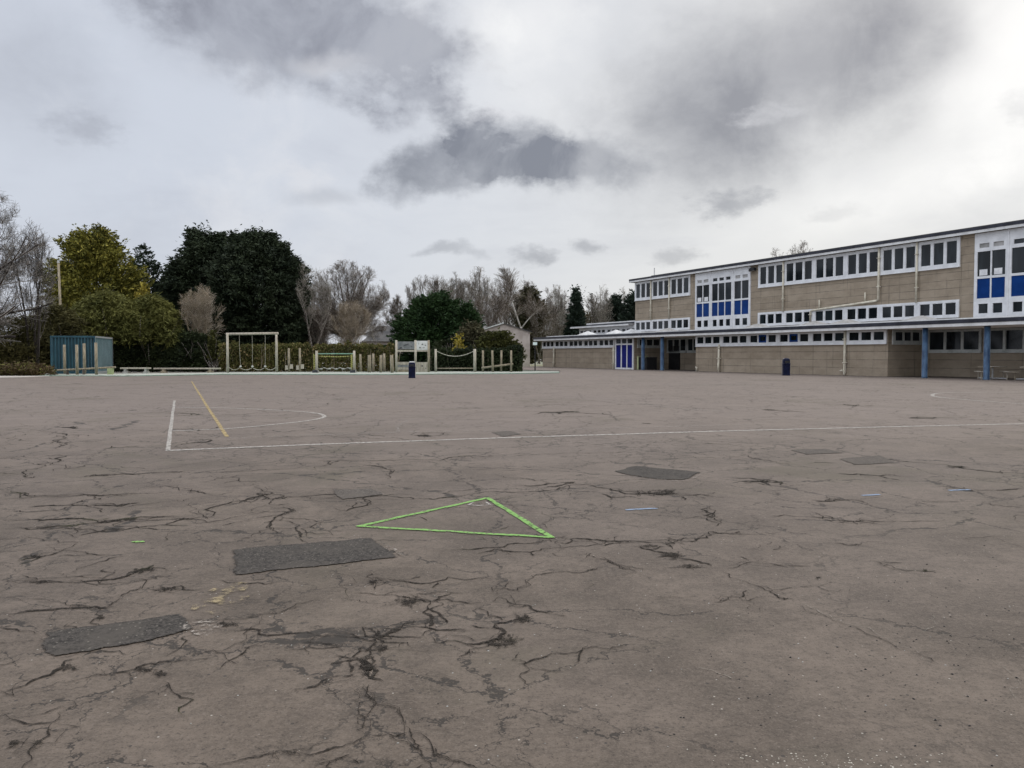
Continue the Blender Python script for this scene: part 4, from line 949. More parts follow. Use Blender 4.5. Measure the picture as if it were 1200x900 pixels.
# balance beam with posts in front of the container
base = G(95, 439.3)
t = thing('balance_beam', 'long low wooden beam with four upright posts before the blue container', 'play beam', base, EQ)
for px, tp, bs in ((76, 404, 438.4), (90.5, 404, 439.6), (99.2, 402.5, 438.6), (113, 401.5, 439.6)):
    b = MB(base); post(b, px, tp, bs, 0.10); b.build('post', M['wood'], t, True)
def low(px, py, d): return at(px, py, d)
d0 = base[1]
b = MB(base); b.tube([low(52, 434.6, d0 - .6), low(95, 432.6, d0 - .3), low(135.5, 430.3, d0 + .2)], 0.075, 8); b.build('beam', M['wood'], t, True)
for px, py in ((63, 439.4), (79, 439), (98, 439)):
    q = low(px, 434.2 - (px - 63) * .045, d0 - .45); b = MB(base); b.tube([(q[0], q[1], 0), q], 0.09, 8); b.build('foot', M['bark'], t)
q = low(129.5, 431.5, d0 + .1); b = MB(base); b.box(q[0] - .17, q[0] + .17, q[1] - .15, q[1] + .15, 0, q[2]); b.build('foot', M['palegreen'], t, label='pale yellow foot of the beam')
# two low benches
def bench(label, x0, x1, top, feet, basey, m, fm):
    p = G((x0 + x1) / 2, basey); t = thing('low_bench', label, 'bench', p, 'low benches along the far edge'); d = p[1]
    a, c = at(x0, top, d), at(x1, top, d)
    b = MB(p); b.box(a[0], c[0], d - .17, d + .17, a[2] - .11, a[2]); b.build('seat', M[m], t)
    for fx in feet:
        q = at(fx, top, d); b = MB(p)
        b.box(q[0] - .10, q[0] + .10, d - .14, d + .14, 0.16, a[2] - .112); b.box(q[0] - .2, q[0] + .2, d - .17, d + .17, 0, 0.16); b.build('leg', M[fm], t)
bench('short low bench on two pale stone feet beside the blue container', 142, 176, 430.6, (147.5, 171.5), 438.0, 'palewood', 'stone')
bench('long low wooden bench before the dark undergrowth', 181, 258, 431.0, (192, 246.5), 437.0, 'palewood', 'wood')
# goal-like frame with hanging ropes
base = G(295.5, 436.9); d = base[1]
t = thing('rope_swing_frame', 'tall pale timber frame with three hanging ropes', 'climbing frame', base, EQ)
for px in (267, 324.3):
    b = MB(base); p, zt = post(b, px, 390.5, 437.2 if px < 300 else 436.6, 0.095); b.build('post', M['palewood'], t, True)
a, c = at(265, 390, d), at(326, 389.2, d)
b = MB(base); b.tube([(a[0], d, a[2] - .1), (c[0], d, c[2] - .1)], 0.095, 10); b.build('crossbar', M['palewood'], t, True)
for px, dx_ in ((280.5, 0.10), (295.5, 0.02), (310.7, 0.0)):
    q = at(px, 392, d); e = at(px, 428.5, d)
    b = MB(base); b.tube([q, (q[0], d, (q[2] + e[2]) / 2), (e[0] + dx_, d, e[2])], 0.014, 6); r_ = b.build('hanging_rope', M['rope'], t)
    b = MB(base); b.lathe((e[0] + dx_, d, e[2] - .12), [(.04, 0), (.09, .03), (.09, .09), (.04, .12)], 10); b.build('rope_seat', M['whiteboard'], r_)
b = MB(base)
xs_ = [268.5, 281, 295.8, 310.6, 323]
for i in range(4):
    P = [at(xs_[i] + (xs_[i + 1] - xs_[i]) * k / 8, 430.6 + 3.2 * 4 * (k / 8) * (1 - k / 8) * .9, d) for k in range(9)]
    b.tube(P, 0.026, 6)
b.build('swag_rope', M['rope'], t)
# two posts with step blocks
for px, nm in ((338.7, 'left of the two wooden posts carrying small step blocks'), (351.6, 'right of the two wooden posts carrying small step blocks')):
    base = G(px, 436.3); d = base[1]
    t = thing('step_post', nm, 'play post', base, 'posts with step blocks')
    b = MB(base); post(b, px, 408, 436.3, 0.085); b.build('post', M['wood'], t, True)
    for s_, z_ in ((-1, 430.5), (1, 429.2)):
        q = at(px + s_ * 2.7, z_, d); b = MB(base); b.box(q[0] - .10, q[0] + .10, d - .12, d + .12, q[2] - .2, q[2] + .16); b.build('step', M['palewood'], t)
# rope traverse with green bar
base = G(393, 437.0); d = base[1]
t = thing('rope_traverse', 'two posts joined by a green bar and a beaded yellow rope', 'climbing frame', base, EQ)
for px in (371.2, 415.2):
    b = MB(base); post(b, px, 411, 437.2, 0.10); b.build('post', M['palewood'], t, True)
    s_ = -1 if px < 390 else 1
    b = MB(base)
    for k in range(7):
        y_ = 415.5 + k * 2.2; b.tube([at(px - 0.3 * s_ * 0 + (s_ * 0.6 if s_ < 0 else -0.6), y_, d), at(px + (-3.6 if s_ < 0 else -4.4), y_ + 1.6, d)], 0.03, 5)
    b.tube([at(px - 3.6, 414.5, d), at(px - 3.0, 433, d)], 0.03, 5); b.build('side_net', M['yellowrope'], t)
    b = MB(base); p = G(px - 1.2, 437.2); b.box(p[0] - .22, p[0] + .2, p[1] - .2, p[1] + .2, 0, .25); b.build('foot', M['ink'], t)
b = MB(base); b.tube([at(372.5, 414.6, d), at(413.5, 414.6, d)], 0.045, 8); b.build('handrail', M['greenbar'], t, True)
b = MB(base); P = [at(372 + 41 * k / 30, 417.2 + 1.5 * 4 * (k / 30) * (1 - k / 30) * .6, d) for k in range(31)]; b.tube(P, 0.014, 5)
for k in range(4, 27, 2):
    b.lathe((P[k][0], P[k][1], P[k][2] - .05), [(.02, 0), (.06, .03), (.06, .07), (.02, .1)], 6)
b.build('beaded_rope', M['yellowrope'], t)
b = MB(base); P = [at(373 + 39 * k / 24, 431 + 0.9 * math.sin(k * 1.1) + 0.8, d) for k in range(25)]; b.tube(P, 0.03, 5)
for k in (2, 8, 13, 18, 23): b.lathe((P[k][0], P[k][1], P[k][2] - .06), [(.03, 0), (.13, .04), (.13, .1), (.03, .14)], 8)
b.build('foot_rope', M['stone'], t)
# six stepping posts
sp = [(423, 415, 436.2, .09, -.05, 'thin weathered post nearest the yellow net'), (432.8, 416, 436.8, .13, .02, 'thickest weathered post of the stepping post row'), (437.5, 414.3, 436.0, .10, 0, 'tall weathered post close beside the thickest one'),
      (446.2, 416.2, 436.8, .11, .03, 'weathered post in the middle of the stepping row, lower of a close pair'), (450.6, 414.2, 436.0, .10, -.03, 'weathered post in the middle of the stepping row, taller of a close pair'), (459.6, 416, 437.2, .13, -.04, 'weathered leaning post beside the wooden notice boards')]
for px, tp, bs, r_, ln, lb in sp:
    p = G(px, bs); b = MB(p); post(b, px, tp, bs, r_, ln)
    o = b.build('stepping_post', M['wood'], None, True); o.location = p; o['label'] = lb; o['category'] = 'play post'; o['group'] = 'stepping posts between net and notice boards'
# wooden panel with boards
base = G(483.5, 436.3); d = base[1]
t = thing('play_panel', 'wooden framed play panel with grey and white boards above and planks below', 'play panel', base, EQ)
for px in (464.6, 487.0, 502.4):
    b = MB(base); post(b, px, 398.6, 436.6, 0.095); b.build('post', M['palewood'] if px < 500 else M['wood'], t, True)
def panel(x0, x1, y0, y1, nm, m, dy=0.0, lab=None):
    a, c = at(x0, y0, d), at(x1, y1, d); b = MB(base); b.box(a[0], c[0], d - .03 + dy, d + .03 + dy, c[2], a[2]); return b.build(nm, M[m], t, label=lab)
bg = panel(465.6, 486, 400.2, 409.2, 'board', 'greyboard', lab='grey board with dark scribbles'); bw = panel(488, 501.5, 399.4, 410.2, 'board', 'whiteboard', lab='pale board with dark marks')
panel(465.6, 486, 410.0, 412.2, 'rail', 'palewood'); panel(488, 501.5, 410.4, 412.0, 'rail', 'palewood')
for k, (y0, y1, m) in enumerate(((424.2, 427.4, 'palewood'), (427.6, 430.2, 'greyboard'), (430.4, 433.0, 'palewood'), (433.2, 436.2, 'wood'))): panel(465.6, 486, y0, y1, 'plank', m)
pl = panel(488, 501.5, 424.4, 436.2, 'board', 'palewood', lab='lower pale board with a dark hole')
def marks(o, lst, m='ink'):
    b = MB(base)
    for x, y, rx, ry, rot in lst:
        c = at(x, y, d); n = 12; e = []
        for i in range(n):
            a = 2 * pi * i / n; k = 1 + 0.25 * sin(3 * a + x)
            ex_, ez_ = rx * k * cos(a), ry * k * sin(a)
            e.append((c[0] + (ex_ * cos(rot) - ez_ * sin(rot)) / 14.5, d - .045, c[2] + (ex_ * sin(rot) + ez_ * cos(rot)) / 14.5))
        b.prism(e, (0, 0.014, 0))
    b.build('marking', M[m], o)
marks(bg, [(469.5, 407.6, 2.0, .7, .3), (475, 404.6, 2.6, .6, .35), (478, 403.2, 1.2, .5, .2), (482, 405.8, .9, .4, -.3)])
marks(bw, [(495, 403.6, 1.2, .6, .6), (492.2, 407.4, .9, .8, 0), (498.6, 404.6, .9, .5, -.3), (496.5, 407.5, 1.4, .35, .1), (490.8, 403, .5, .4, 0)])
marks(pl, [(494.8, 428.8, 1.0, .9, 0), (499, 431.5, .5, .7, 0)])
# rope bridge posts
base = G(533.5, 436.0); d = base[1]
t = thing('rope_bridge', 'two thick posts with a sagging rope above and a low beam below', 'play bridge', base, EQ)
for px, r_ in ((510.6, .10), (556.4, .125)):
    b = MB(base); post(b, px, 409, 436.2, r_); b.build('post', M['palewood'], t, True)
b = MB(base); b.tube([at(511.5 + 44 * k / 16, 411.3 + 6.2 * 4 * (k / 16) * (1 - k / 16), d) for k in range(17)], 0.032, 6); b.build('hand_rope', M['rope'], t)
b = MB(base); b.tube([at(511, 431.8, d), at(556, 431.6, d)], 0.05, 8); b.build('beam', M['wood'], t, True)
# four posts with inclined beam
base = G(583, 436.3); d = base[1]
t = thing('balance_beam', 'row of four posts with a rising inclined log, right of the rope bridge', 'play beam', base, EQ)
for px, bs, ln in ((566, 436.0, 0), (577.6, 436.4, -.05), (587.2, 435.9, .03), (599, 436.4, 0)):
    b = MB(base); post(b, px, 410.6, bs, 0.09, ln); b.build('post', M['wood'], t, True)
b = MB(base); b.tube([at(564.3, 431.2, d), at(601.5, 426.6, d)], 0.09, 8); b.build('beam', M['wood'], t, True)

# ------------------------------------------------------------------ container, outbuilding, house, pole
CN = at(112, 416, 60.0); CN = (CN[0], CN[1], 0.0)
ax = np.array((-5.8, -1.6)) / np.hypot(5.8, 1.6); ay = np.array((-1.6, 5.8)) / np.hypot(5.8, 1.6)
t = thing('shipping_container', 'dark teal blue steel container beneath the shrubs', 'container', CN, rz=math.atan2(-ax[1], -ax[0]))
# local x points right along the front, local y back
W_, Lc, Hc = 3.05, 6.0, 2.86
b = MB(); vs = []; k = 13
prof = []
for i in range(k):
    x0 = -W_ + 0.1 + (W_ - 0.2) * i / k; x1 = x0 + (W_ - 0.2) / k
    w_ = (x1 - x0); prof += [(x0, 0.0), (x0 + .3 * w_, 0.0), (x0 + .45 * w_, 0.14), (x0 + .85 * w_, 0.14)]
prof.append((-0.1, 0.0))
vs = [(x, y + 0.03, 0.16) for x, y in prof] + [(x, y + 0.03, Hc - 0.13) for x, y in prof]; n_ = len(prof)
b.add(vs, [(i, i + 1, n_ + i + 1, n_ + i) for i in range(n_ - 1)]); b.build('corrugated_front', M['container'], t)
b = MB(); m_ = 40; prof = []
for i in range(m_):
    y0 = 0.1 + (Lc - 0.2) * i / m_; w_ = (Lc - 0.2) / m_; prof += [(0.0, y0), (0.0, y0 + .3 * w_), (-0.035, y0 + .5 * w_), (-0.035, y0 + .8 * w_)]
prof.append((0, Lc - .1)); n_ = len(prof)
b.add([(x - 0.03, y, 0.16) for x, y in prof] + [(x - 0.03, y, Hc - 0.13) for x, y in prof], [(i, i + 1, n_ + i + 1, n_ + i) for i in range(n_ - 1)]); b.build('corrugated_side', M['container2'], t)
b = MB()
for x, y in ((-W_, 0), (-.1, 0), (-W_, Lc - .1), (-.1, Lc - .1)): b.box(x, x + .1, y, y + .1, 0, Hc)
for z0, z1 in ((0, .16), (Hc - .13, Hc)): b.box(-W_ + .1, -.1, 0, .09, z0, z1); b.box(-W_ + .1, -.1, Lc - .09, Lc, z0, z1); b.box(-W_ + .003, -W_ + .09, .1, Lc - .1, z0, z1); b.box(-.09, -.003, .1, Lc - .1, z0, z1)
b.build('frame', M['container'], t)
MB().box(-W_ + .1, -.1, .1, Lc - .1, Hc - .08, Hc - .02).build('roof', M['container'], t)
b = MB(); b.box(-W_ + .06, -W_ + .1, .1, Lc - .1, .1, Hc - .1); b.box(-W_ + .1, -.1, Lc - .06, Lc - .03, .1, Hc - .1); b.build('rear_wall', M['container'], t)

d = 104.0
A = at(621, 389, d); Bp = at(590.5, 379.6, d); x0 = 2 * Bp[0] - A[0]
t = thing('outbuilding', 'pinkish rendered gable end of a low building behind the hedge', 'outbuilding', (Bp[0], d, 0))
o_ = (Bp[0], d, 0)
b = MB(o_); b.prism([(x0, d, -0.3), (A[0], d, -0.3), (A[0], d, A[2]), (Bp[0], d, Bp[2]), (x0, d, A[2])], (0, 14, 0)); b.build('wall', M['render'], t)
b = MB(o_)
for sx_ in (A[0] + .25, x0 - .25):
    zl = A[2] - 0.25 * (Bp[2] - A[2]) / (A[0] - Bp[0])
    b.prism([(Bp[0], d - .2, Bp[2] + .01), (sx_, d - .2, zl + .01), (sx_, d - .2, zl + .13), (Bp[0], d - .2, Bp[2] + .14)], (0, 14.4, 0))
b.build('roof', M['slate'], t)
b = MB(o_); b.prism([(Bp[0], d - .26, Bp[2] + .05), (x0 - .25, d - .26, A[2] - .03), (x0 - .25, d - .26, A[2] + .14), (Bp[0], d - .26, Bp[2] + .2)], (0, .055, 0)); b.build('bargeboard', M['offwhite'], t)

d = 120.0
p = at(450, 416, d); t = thing('house', 'distant house with dark slate roof behind the hedge', 'house', (p[0], d, 0)); o_ = (p[0], d, 0)
e = at(425, 400, d); e2 = at(478, 400, d); r1 = at(437, 381, d); r2 = at(462, 381, d)
b = MB(o_); b.add([(e[0], d, e[2]), (e2[0], d, e2[2]), (e2[0], d + 8, e2[2]), (e[0], d + 8, e[2]), (r1[0], d + 4, r1[2]), (r2[0], d + 4, r2[2])], [(0, 1, 5, 4), (1, 2, 5), (2, 3, 4, 5), (3, 0, 4), (0, 3, 2, 1)]); b.build('roof', M['slate'], t)
b = MB(o_); b.box(e[0] + .5, e2[0] - .5, d + .5, d + 7.5, -.3, e[2] - .003); b.build('wall', M['render'], t)
b = MB(o_)
for k in range(4):
    xw = e[0] + 1.2 + k * 1.6; b.box(xw, xw + .9, d + .44, d + .497, 1.2, e[2] - .5)
b.build('window', M['glass'], t)
# grey pole in front of the golden cypress
p = at(72, 416, 73); zt = at(71.5, 308, 73)[2]
t = thing('grey_pole', 'weathered grey pole standing before the golden cypress', 'pole', (p[0], 73, 0))
MB((p[0], 73, 0)).tube([(p[0] + .12, 73, 0), (p[0] - .1, 73, zt)], [.12, .10], 10).build('shaft', M['wood'], t, True)
MB((p[0], 73, 0)).lathe((p[0] - .1, 73, zt), [(.13, 0), (.13, .08), (.05, .13)], 10).build('cap', M['metal'], t)
# bird perched in the left tree
p = at(49.5, 289, 60)
t = thing('perched_bird', 'small black bird perched high in the bare left tree', 'bird', p)
b = MB(); b.tube([(-.32, 0, .03), (-.22, 0, .06), (-.1, 0, .12), (.05, 0, .17), (.16, 0, .24), (.23, 0, .28), (.29, 0, .27)], [.02, .05, .11, .13, .10, .075, .01], 8); b.build('body', M['black'], t, True)

# ------------------------------------------------------------------ vegetation
def leaves(C, A, ln, wd, roll=None):
    n = len(C); A = A / (np.linalg.norm(A, axis=1, keepdims=True) + 1e-9)
    R = rng.normal(size=(n, 3)); S = np.cross(A, R); S /= (np.linalg.norm(S, axis=1, keepdims=True) + 1e-9)
    L = (ln * rng.uniform(0.6, 1.4, n))[:, None]; W = (wd * rng.uniform(0.6, 1.4, n))[:, None]
    V = np.stack([C - A * L * .5, C + S * W * .5, C + A * L * .5, C - S * W * .5], 1).reshape(-1, 3)
    return V, np.arange(4 * n).reshape(n, 4)
class Seg:
    def __init__(s): s.a = []; s.b = []; s.r0 = []; s.r1 = []
    def add(s, p, q, r0, r1): s.a.append(p); s.b.append(q); s.r0.append(r0); s.r1.append(r1)
    def build(s, name, m, parent, sides=3):
        A = np.array(s.a); B = np.array(s.b); n = len(A)
        T = B - A; T /= (np.linalg.norm(T, axis=1, keepdims=True) + 1e-9)
        ref = np.where(np.abs(T[:, 2:3]) > .9, np.array([[1., 0, 0]]), np.array([[0, 0, 1.]]))
        U = np.cross(T, ref); U /= (np.linalg.norm(U, axis=1, keepdims=True) + 1e-9); W = np.cross(T, U)
        r0 = np.array(s.r0)[:, None]; r1 = np.array(s.r1)[:, None]; V = []
        for (P, r) in ((A, r0), (B + T * r1 * .3, r1)):
            for j in range(sides):
                w = 2 * pi * j / sides; V.append(P + r * (cos(w) * U + sin(w) * W))
        V = np.stack(V, 1).reshape(-1, 3)
        base = np.arange(n)[:, None] * (2 * sides); Fq = []
        for j in range(sides):
            k = (j + 1) % sides; Fq.append(base + np.array([[j, k, sides + k, sides + j]]))
        return np_mesh(name, V, np.concatenate(Fq, 0), m, parent, sides > 4)

def norm3(v):
    l = sqrt(v[0] ** 2 + v[1] ** 2 + v[2] ** 2) + 1e-9; return (v[0] / l, v[1] / l, v[2] / l)
def bare(name, label, px, d, top, hw, kind='round', bark='bark', twig='twig', group=None, cat='tree', trunk_h=None, stems=1, dens=1.0, rt=0.012, basez=0.0, seed=1, lean=0.0, crown_lo=None, tr=None, limbs=None):
    """bare winter tree: trunk, limbs, branches and twigs held inside a crown of the measured size"""
    rd = random.Random(seed)
    p = at(px, 416, d); H = at(px, top, d)[2]; R = hw / F * d
    t = thing(name, label, cat, (p[0], d, basez), group)
    H -= basez
    th = trunk_h if trunk_h is not None else H * 0.2
    clo = crown_lo if crown_lo is not None else th * 0.7
    cz = (H + clo) / 2; hz = (H - clo) / 2
    def inside(q, k=1.0):
        if q[2] < 0.05: return False
        e = (q[0] ** 2 + q[1] ** 2) / (R * R) + ((q[2] - cz) / hz) ** 2 if kind != 'tall' else (q[0] ** 2 + q[1] ** 2) / (R * R * max(.08, 1.0 - max(0, (q[2] - H * .45) / (H * .55)) ** 1.6)) + (0 if q[2] < H else 9)
        return e < k
    T = Seg(); Cw = Seg()
    tr_ = tr or max(0.08, H * 0.016)
    up = {'round': (0.05, 0.02, 0.04, 0.03, .02), 'tall': (.05, .28, .16, .1, .05), 'vase': (.05, .22, .16, .1, .05), 'spread': (.02, .02, .02, .04, .04)}[kind]
    wob = (.05, .10, .14, .18, .2, .22)
    ang = {'round': (.55, .65, .7, .8), 'tall': (.6, .6, .6, .7), 'vase': (.45, .5, .6, .7), 'spread': (.9, .8, .8, .8)}[kind]
    sc_ = max(.6, min(1.6, H / 11)); seglen = tuple(x * sc_ for x in (1.0, .9, .7, .5, .42))
    KID = {'round': (6, 9, 8, 5, 3, 0), 'tall': (20, 6, 5, 4, 2, 0), 'vase': (8, 7, 6, 5, 2, 0), 'spread': (9, 7, 7, 5, 2, 0)}[kind]
    rad_ = {'round': .13, 'tall': 0.0, 'vase': .10, 'spread': .08}[kind]
    def branch(p, dr, L, r, lev, ek=1.0):
        if kind == 'round' and lev in (1, 2):      # a limb ends where the crown ends
            for k_ in range(20, 3, -1):
                if inside(tuple(p[j] + dr[j] * L * k_ / 20 for j in range(3)), .97): break
            L *= k_ / 20
        if lev <= 3: ek = rd.uniform(.62, 1.2) if kind != 'round' else rd.uniform(.94, 1.06)
        n = (9, 6, 4, 3, 3, 2)[lev]; st = L / n; r0 = r
        lo = 0.22 if lev == 0 else 0.12
        kid = KID[lev] * dens / (n * (1 - lo)) if lev < 5 else 0
        for i in range(n):
            w = wob[lev] * (1.0 if lev else .7)
            dr = norm3((dr[0] + rd.gauss(0, w), dr[1] + rd.gauss(0, w), dr[2] + rd.gauss(0, w) + up[min(lev, 4)]))
            if rad_ and lev > 0:
                o = norm3((p[0], p[1], max(.1, p[2] - th * .8))); dr = norm3(tuple(dr[j] + rad_ * o[j] for j in range(3)))
            q = (p[0] + dr[0] * st, p[1] + dr[1] * st, p[2] + dr[2] * st)
            if (lev > 0 or (stems > 1 and q[2] > clo + 1)) and not inside(q, ek): return
            r1 = max(rt * (1 if lev < 4 else .7), r * (1 - .8 * (i + 1) / n))
            (T if lev <= 1 else Cw).add(p, q, r0, r1)
            f = (i + 1) / n
            if f > lo and lev < 5:
                k = int(kid) + (1 if rd.random() < kid - int(kid) else 0)
                for _ in range(k):
                    az = rd.uniform(0, 2 * pi); a = ang[min(lev, 3)] * rd.uniform(.6, 1.35)
                    b1 = norm3((-dr[1], dr[0], 0.01)); b2 = (dr[1] * b1[2] - dr[2] * b1[1], dr[2] * b1[0] - dr[0] * b1[2], dr[0] * b1[1] - dr[1] * b1[0])
                    ca, sa = cos(a), sin(a)
                    nd = norm3(tuple(dr[j] * ca + sa * (cos(az) * b1[j] + sin(az) * b2[j]) for j in range(3)))
                    o = rd.random(); pq = tuple(p[j] + (q[j] - p[j]) * o for j in range(3))
                    branch(pq, nd, max(.4, L * rd.uniform(.38, .62) * (1.05 - .45 * f)), max(rt * (1 if lev < 3 else .7), r1 * rd.uniform(.40, .62)), lev + 1, ek)
            p = q; r0 = r1
    for s in range(stems):
        a0 = 2 * pi * s / max(1, stems) + rd.uniform(-.4, .4); sp_ = 0 if stems == 1 else rd.uniform(.06, .34)
        dr = norm3((sp_ * cos(a0) + lean, sp_ * sin(a0), 1))
        st0 = (rd.uniform(-.3, .3) * (stems > 1), rd.uniform(-.3, .3) * (stems > 1), -0.1)
        if kind == 'round' and stems == 1:
            q = st0
            for i in range(3):
                q2 = (q[0] + rd.gauss(0, .05) + lean * th / 3, q[1] + rd.gauss(0, .05), q[2] + (th + .1) / 3); T.add(q, q2, tr_ * (1.15 - .1 * i), tr_ * (1.05 - .1 * i)); q = q2
            nl = 26
            for k in range(nl):
                az = 2 * pi * k / nl * 1.0 + rd.uniform(-.3, .3); a = math.acos(rd.uniform(.12, .98)) if k else .05
                branch(q, norm3((sin(a) * cos(az), sin(a) * sin(az), cos(a))), (H - th) * rd.uniform(.8, 1.05), tr_ * rd.uniform(.3, .5), 1)
            for (z_, dv, L_) in (limbs or []): branch((0, 0, z_), norm3(dv), L_, tr_ * .4, 1)
        elif kind == 'tall' and stems == 1:
            branch(st0, dr, H * 0.98, tr_, 0)
        else:
            for (z_, dv, L_) in (limbs or []): branch((0, 0, z_), norm3(dv), L_, tr_ * .4, 1)
            branch(st0, dr, (H if stems > 1 else H * .9) * rd.uniform(.75, 1.0), tr_ * (1 if stems == 1 else .7), 0 if stems > 1 else 0)
    if T.a: T.build('trunk', M[bark], t, 5)
    if Cw.a: Cw.build('crown', M[twig], t, 3)
    return t, T, Cw

def sil(z, pts):      # piecewise profile: height fraction -> radius fraction
    return np.interp(z, [p[0] for p in pts], [p[1] for p in pts])
def evergreen(name, label, px, d, top, hw, prof, m, n=1500, leaf=(.38, .13), per=34, clump=.5, group=None, lump=.16, z0=0.0, seed=3, uplift=.45, peaks=None, trunk=True, droop=0.0, cat='tree', depthk=1.0):
    """evergreen crown of thousands of small sprays, lumpy and open at the edge, on a tapered trunk"""
    global rng
    r_ = np.random.default_rng(seed); keep = rng; rng = r_
    p = at(px, 416, d); H = at(px, top, d)[2]; R = hw / F * d
    t = thing(name, label, cat, (p[0], d, 0), group)
    if trunk:
        sg = Seg(); q = (0, 0, -.1)
        for i in range(6):
            q2 = (r_.normal(0, .06), r_.normal(0, .06), (i + 1) / 6 * H * .85); sg.add(q, q2, .018 * H * (1 - i / 7), .018 * H * (1 - (i + 1) / 7)); q = q2
        for k in range(26):
            zz = r_.uniform(.15, .8) * H; az = r_.uniform(0, 2 * pi); rr = sil(zz / H, prof) * R * .75
            sg.add((0, 0, zz), (rr * cos(az), rr * sin(az), zz + rr * .25), .05, .02)
        sg.build('trunk', M['bark'], t, 5)
    hs = np.linspace(z0, 1, 400); wts = sil(hs, prof) + .05; cdf = np.cumsum(wts) / wts.sum()
    h = np.interp(r_.random(n), cdf, hs); az = r_.uniform(0, 2 * pi, n)
    ph = r_.uniform(0, 6.28, (7,)); ka = r_.integers(2, 8, 7); kh = r_.uniform(4, 20, 7)
    lp = np.clip(sum(np.sin(ka[j] * az + kh[j] * h + ph[j]) for j in range(7)) / 2.6, -1.5, 1.15)
    sh = np.where(r_.random(n) < .72, r_.uniform(.86, 1.02, n), r_.uniform(.35, .9, n))
    rad = sil(h, prof) * R * (1 + lump * lp) * sh
    C = np.stack([rad * np.cos(az), rad * np.sin(az) * depthk, h * H * (1 + 0.0 * lp)], 1)
    if peaks:
        for (fx, fz, fr, cnt) in peaks:     # extra leading shoots: x offset, top, radius
            hh = .96 * r_.random(cnt) ** 1.5; a2 = r_.uniform(0, 2 * pi, cnt); rr = fr * R * (1.02 - hh) ** .8 * r_.uniform(.4, 1, cnt)
            C = np.concatenate([C, np.stack([fx * R + rr * np.cos(a2), rr * np.sin(a2) * .8, (fz - .26 + .26 * hh) * H], 1)])
    nC = len(C)
    out = C.copy(); out[:, 2] = 0; out /= (np.linalg.norm(out, axis=1, keepdims=True) + 1e-6); out[:, 2] = uplift
    out += r_.normal(0, .3, (nC, 3)); out /= np.linalg.norm(out, axis=1, keepdims=True)
    sz = r_.lognormal(0, .3, nC) * clump
    k = r_.random((nC, per)); lat = r_.normal(0, 1, (nC, per, 3)) * (sz * .38)[:, None, None]
    P = C[:, None, :] + out[:, None, :] * ((k - .55) * sz[:, None] * 2.0)[..., None] + lat * (1.15 - k)[..., None]
    P[..., 2] -= droop * (k ** 2) * sz[:, None]
    A = out[:, None, :] + r_.normal(0, .45, (nC, per, 3)); A[..., 2] -= droop * k
    P = P.reshape(-1, 3); A = A.reshape(-1, 3)
    ok = P[:, 2] > .02; P = P[ok]; A = A[ok]
    V, Fq = leaves(P, A, leaf[0], leaf[1])
    np_mesh('crown', V, Fq, M[m], t)
    rng = keep
    return t

CYP = [(0, .78), (.1, .92), (.3, 1.0), (.5, .98), (.68, .84), (.82, .60), (.92, .36), (1, .06)]
DOME = [(0, .7), (.12, .9), (.35, 1.0), (.55, .96), (.72, .82), (.85, .60), (.95, .34), (1, .10)]
CONE = [(0, .7), (.08, 1.0), (.3, .85), (.55, .60), (.8, .30), (1, .03)]
PINE = [(0, .2), (.25, .55), (.45, 1.0), (.7, .9), (.88, .6), (1, .1)]
EV = 'evergreen trees beyond the playground'
evergreen('golden_cypress', 'broad golden green cypress above the blue container', 113, 80, 268, 50, DOME, 'golden', 1250, (.34, .13), 60, .85, EV, .17, seed=21, peaks=[(-.2, .965, .2, 60), (.2, .985, .2, 60), (.02, .96, .24, 50)])
evergreen('dark_cypress', 'smaller dark cypress between the golden and the huge dark ones', 170, 95, 287, 25, CYP, 'cypress', 800, (.36, .13), 30, .5, EV, .14, seed=22)
evergreen('dark_cypress', 'huge blackish cypress with ragged top, left half of the big pair', 240, 84, 282, 46, [(0, .65), (.12, .8), (.4, 1.0), (.6, .95), (.75, .78), (.88, .52), (.96, .3), (1, .12)], 'cypress2', 1350, (.40, .13), 70, .95, EV, .19, seed=23,
          peaks=[(-.2, 1.10, .15, 90), (.42, 1.06, .17, 80), (.12, 1.05, .14, 70)], droop=.3)
evergreen('dark_cypress', 'huge blackish cypress with rounded right side, right half of the big pair', 303, 80, 282, 57, [(0, .86), (.12, .93), (.4, 1.0), (.6, .97), (.75, .86), (.88, .62), (.96, .38), (1, .15)], 'cypress2', 1650, (.40, .13), 70, .95, EV, .18, seed=24,
          peaks=[(-.42, 1.07, .14, 80), (-.1, 1.08, .13, 80), (.22, 1.07, .16, 90), (.5, .98, .16, 60)], droop=.3)
evergreen('green_cypress', 'deep green bushy cypress behind the wooden notice boards', 509, 82, 347, 45, [(0, .9), (.2, 1.0), (.45, .97), (.65, .82), (.8, .6), (.92, .36), (1, .1)], 'green', 1000, (.34, .12), 60, .75, EV, .18, seed=25, peaks=[(.12, 1.02, .24, 80), (-.35, .93, .26, 60), (.45, .92, .2, 60)])
evergreen('green_cypress', 'low dark cypress at the right flank of the deep green one', 547, 80, 356, 18, CYP, 'green', 600, (.34, .13), 28, .45, EV, .16, seed=26)
evergreen('conical_conifer', 'slim dark conical conifer behind the left end of the school', 675, 140, 336, 13.5, CONE, 'pine', 620, (.55, .2), 30, .7, EV, .2, seed=27, droop=.3)
evergreen('dark_pine', 'dark bushy pine beside the school, left of the pair', 721, 150, 347, 13, PINE, 'pine', 500, (.55, .2), 28, .8, EV, .22, seed=28)
evergreen('dark_pine', 'dark bushy pine partly hidden by the tall school block', 744, 140, 342, 14, PINE, 'pine', 560, (.55, .2), 28, .8, EV, .22, seed=29)
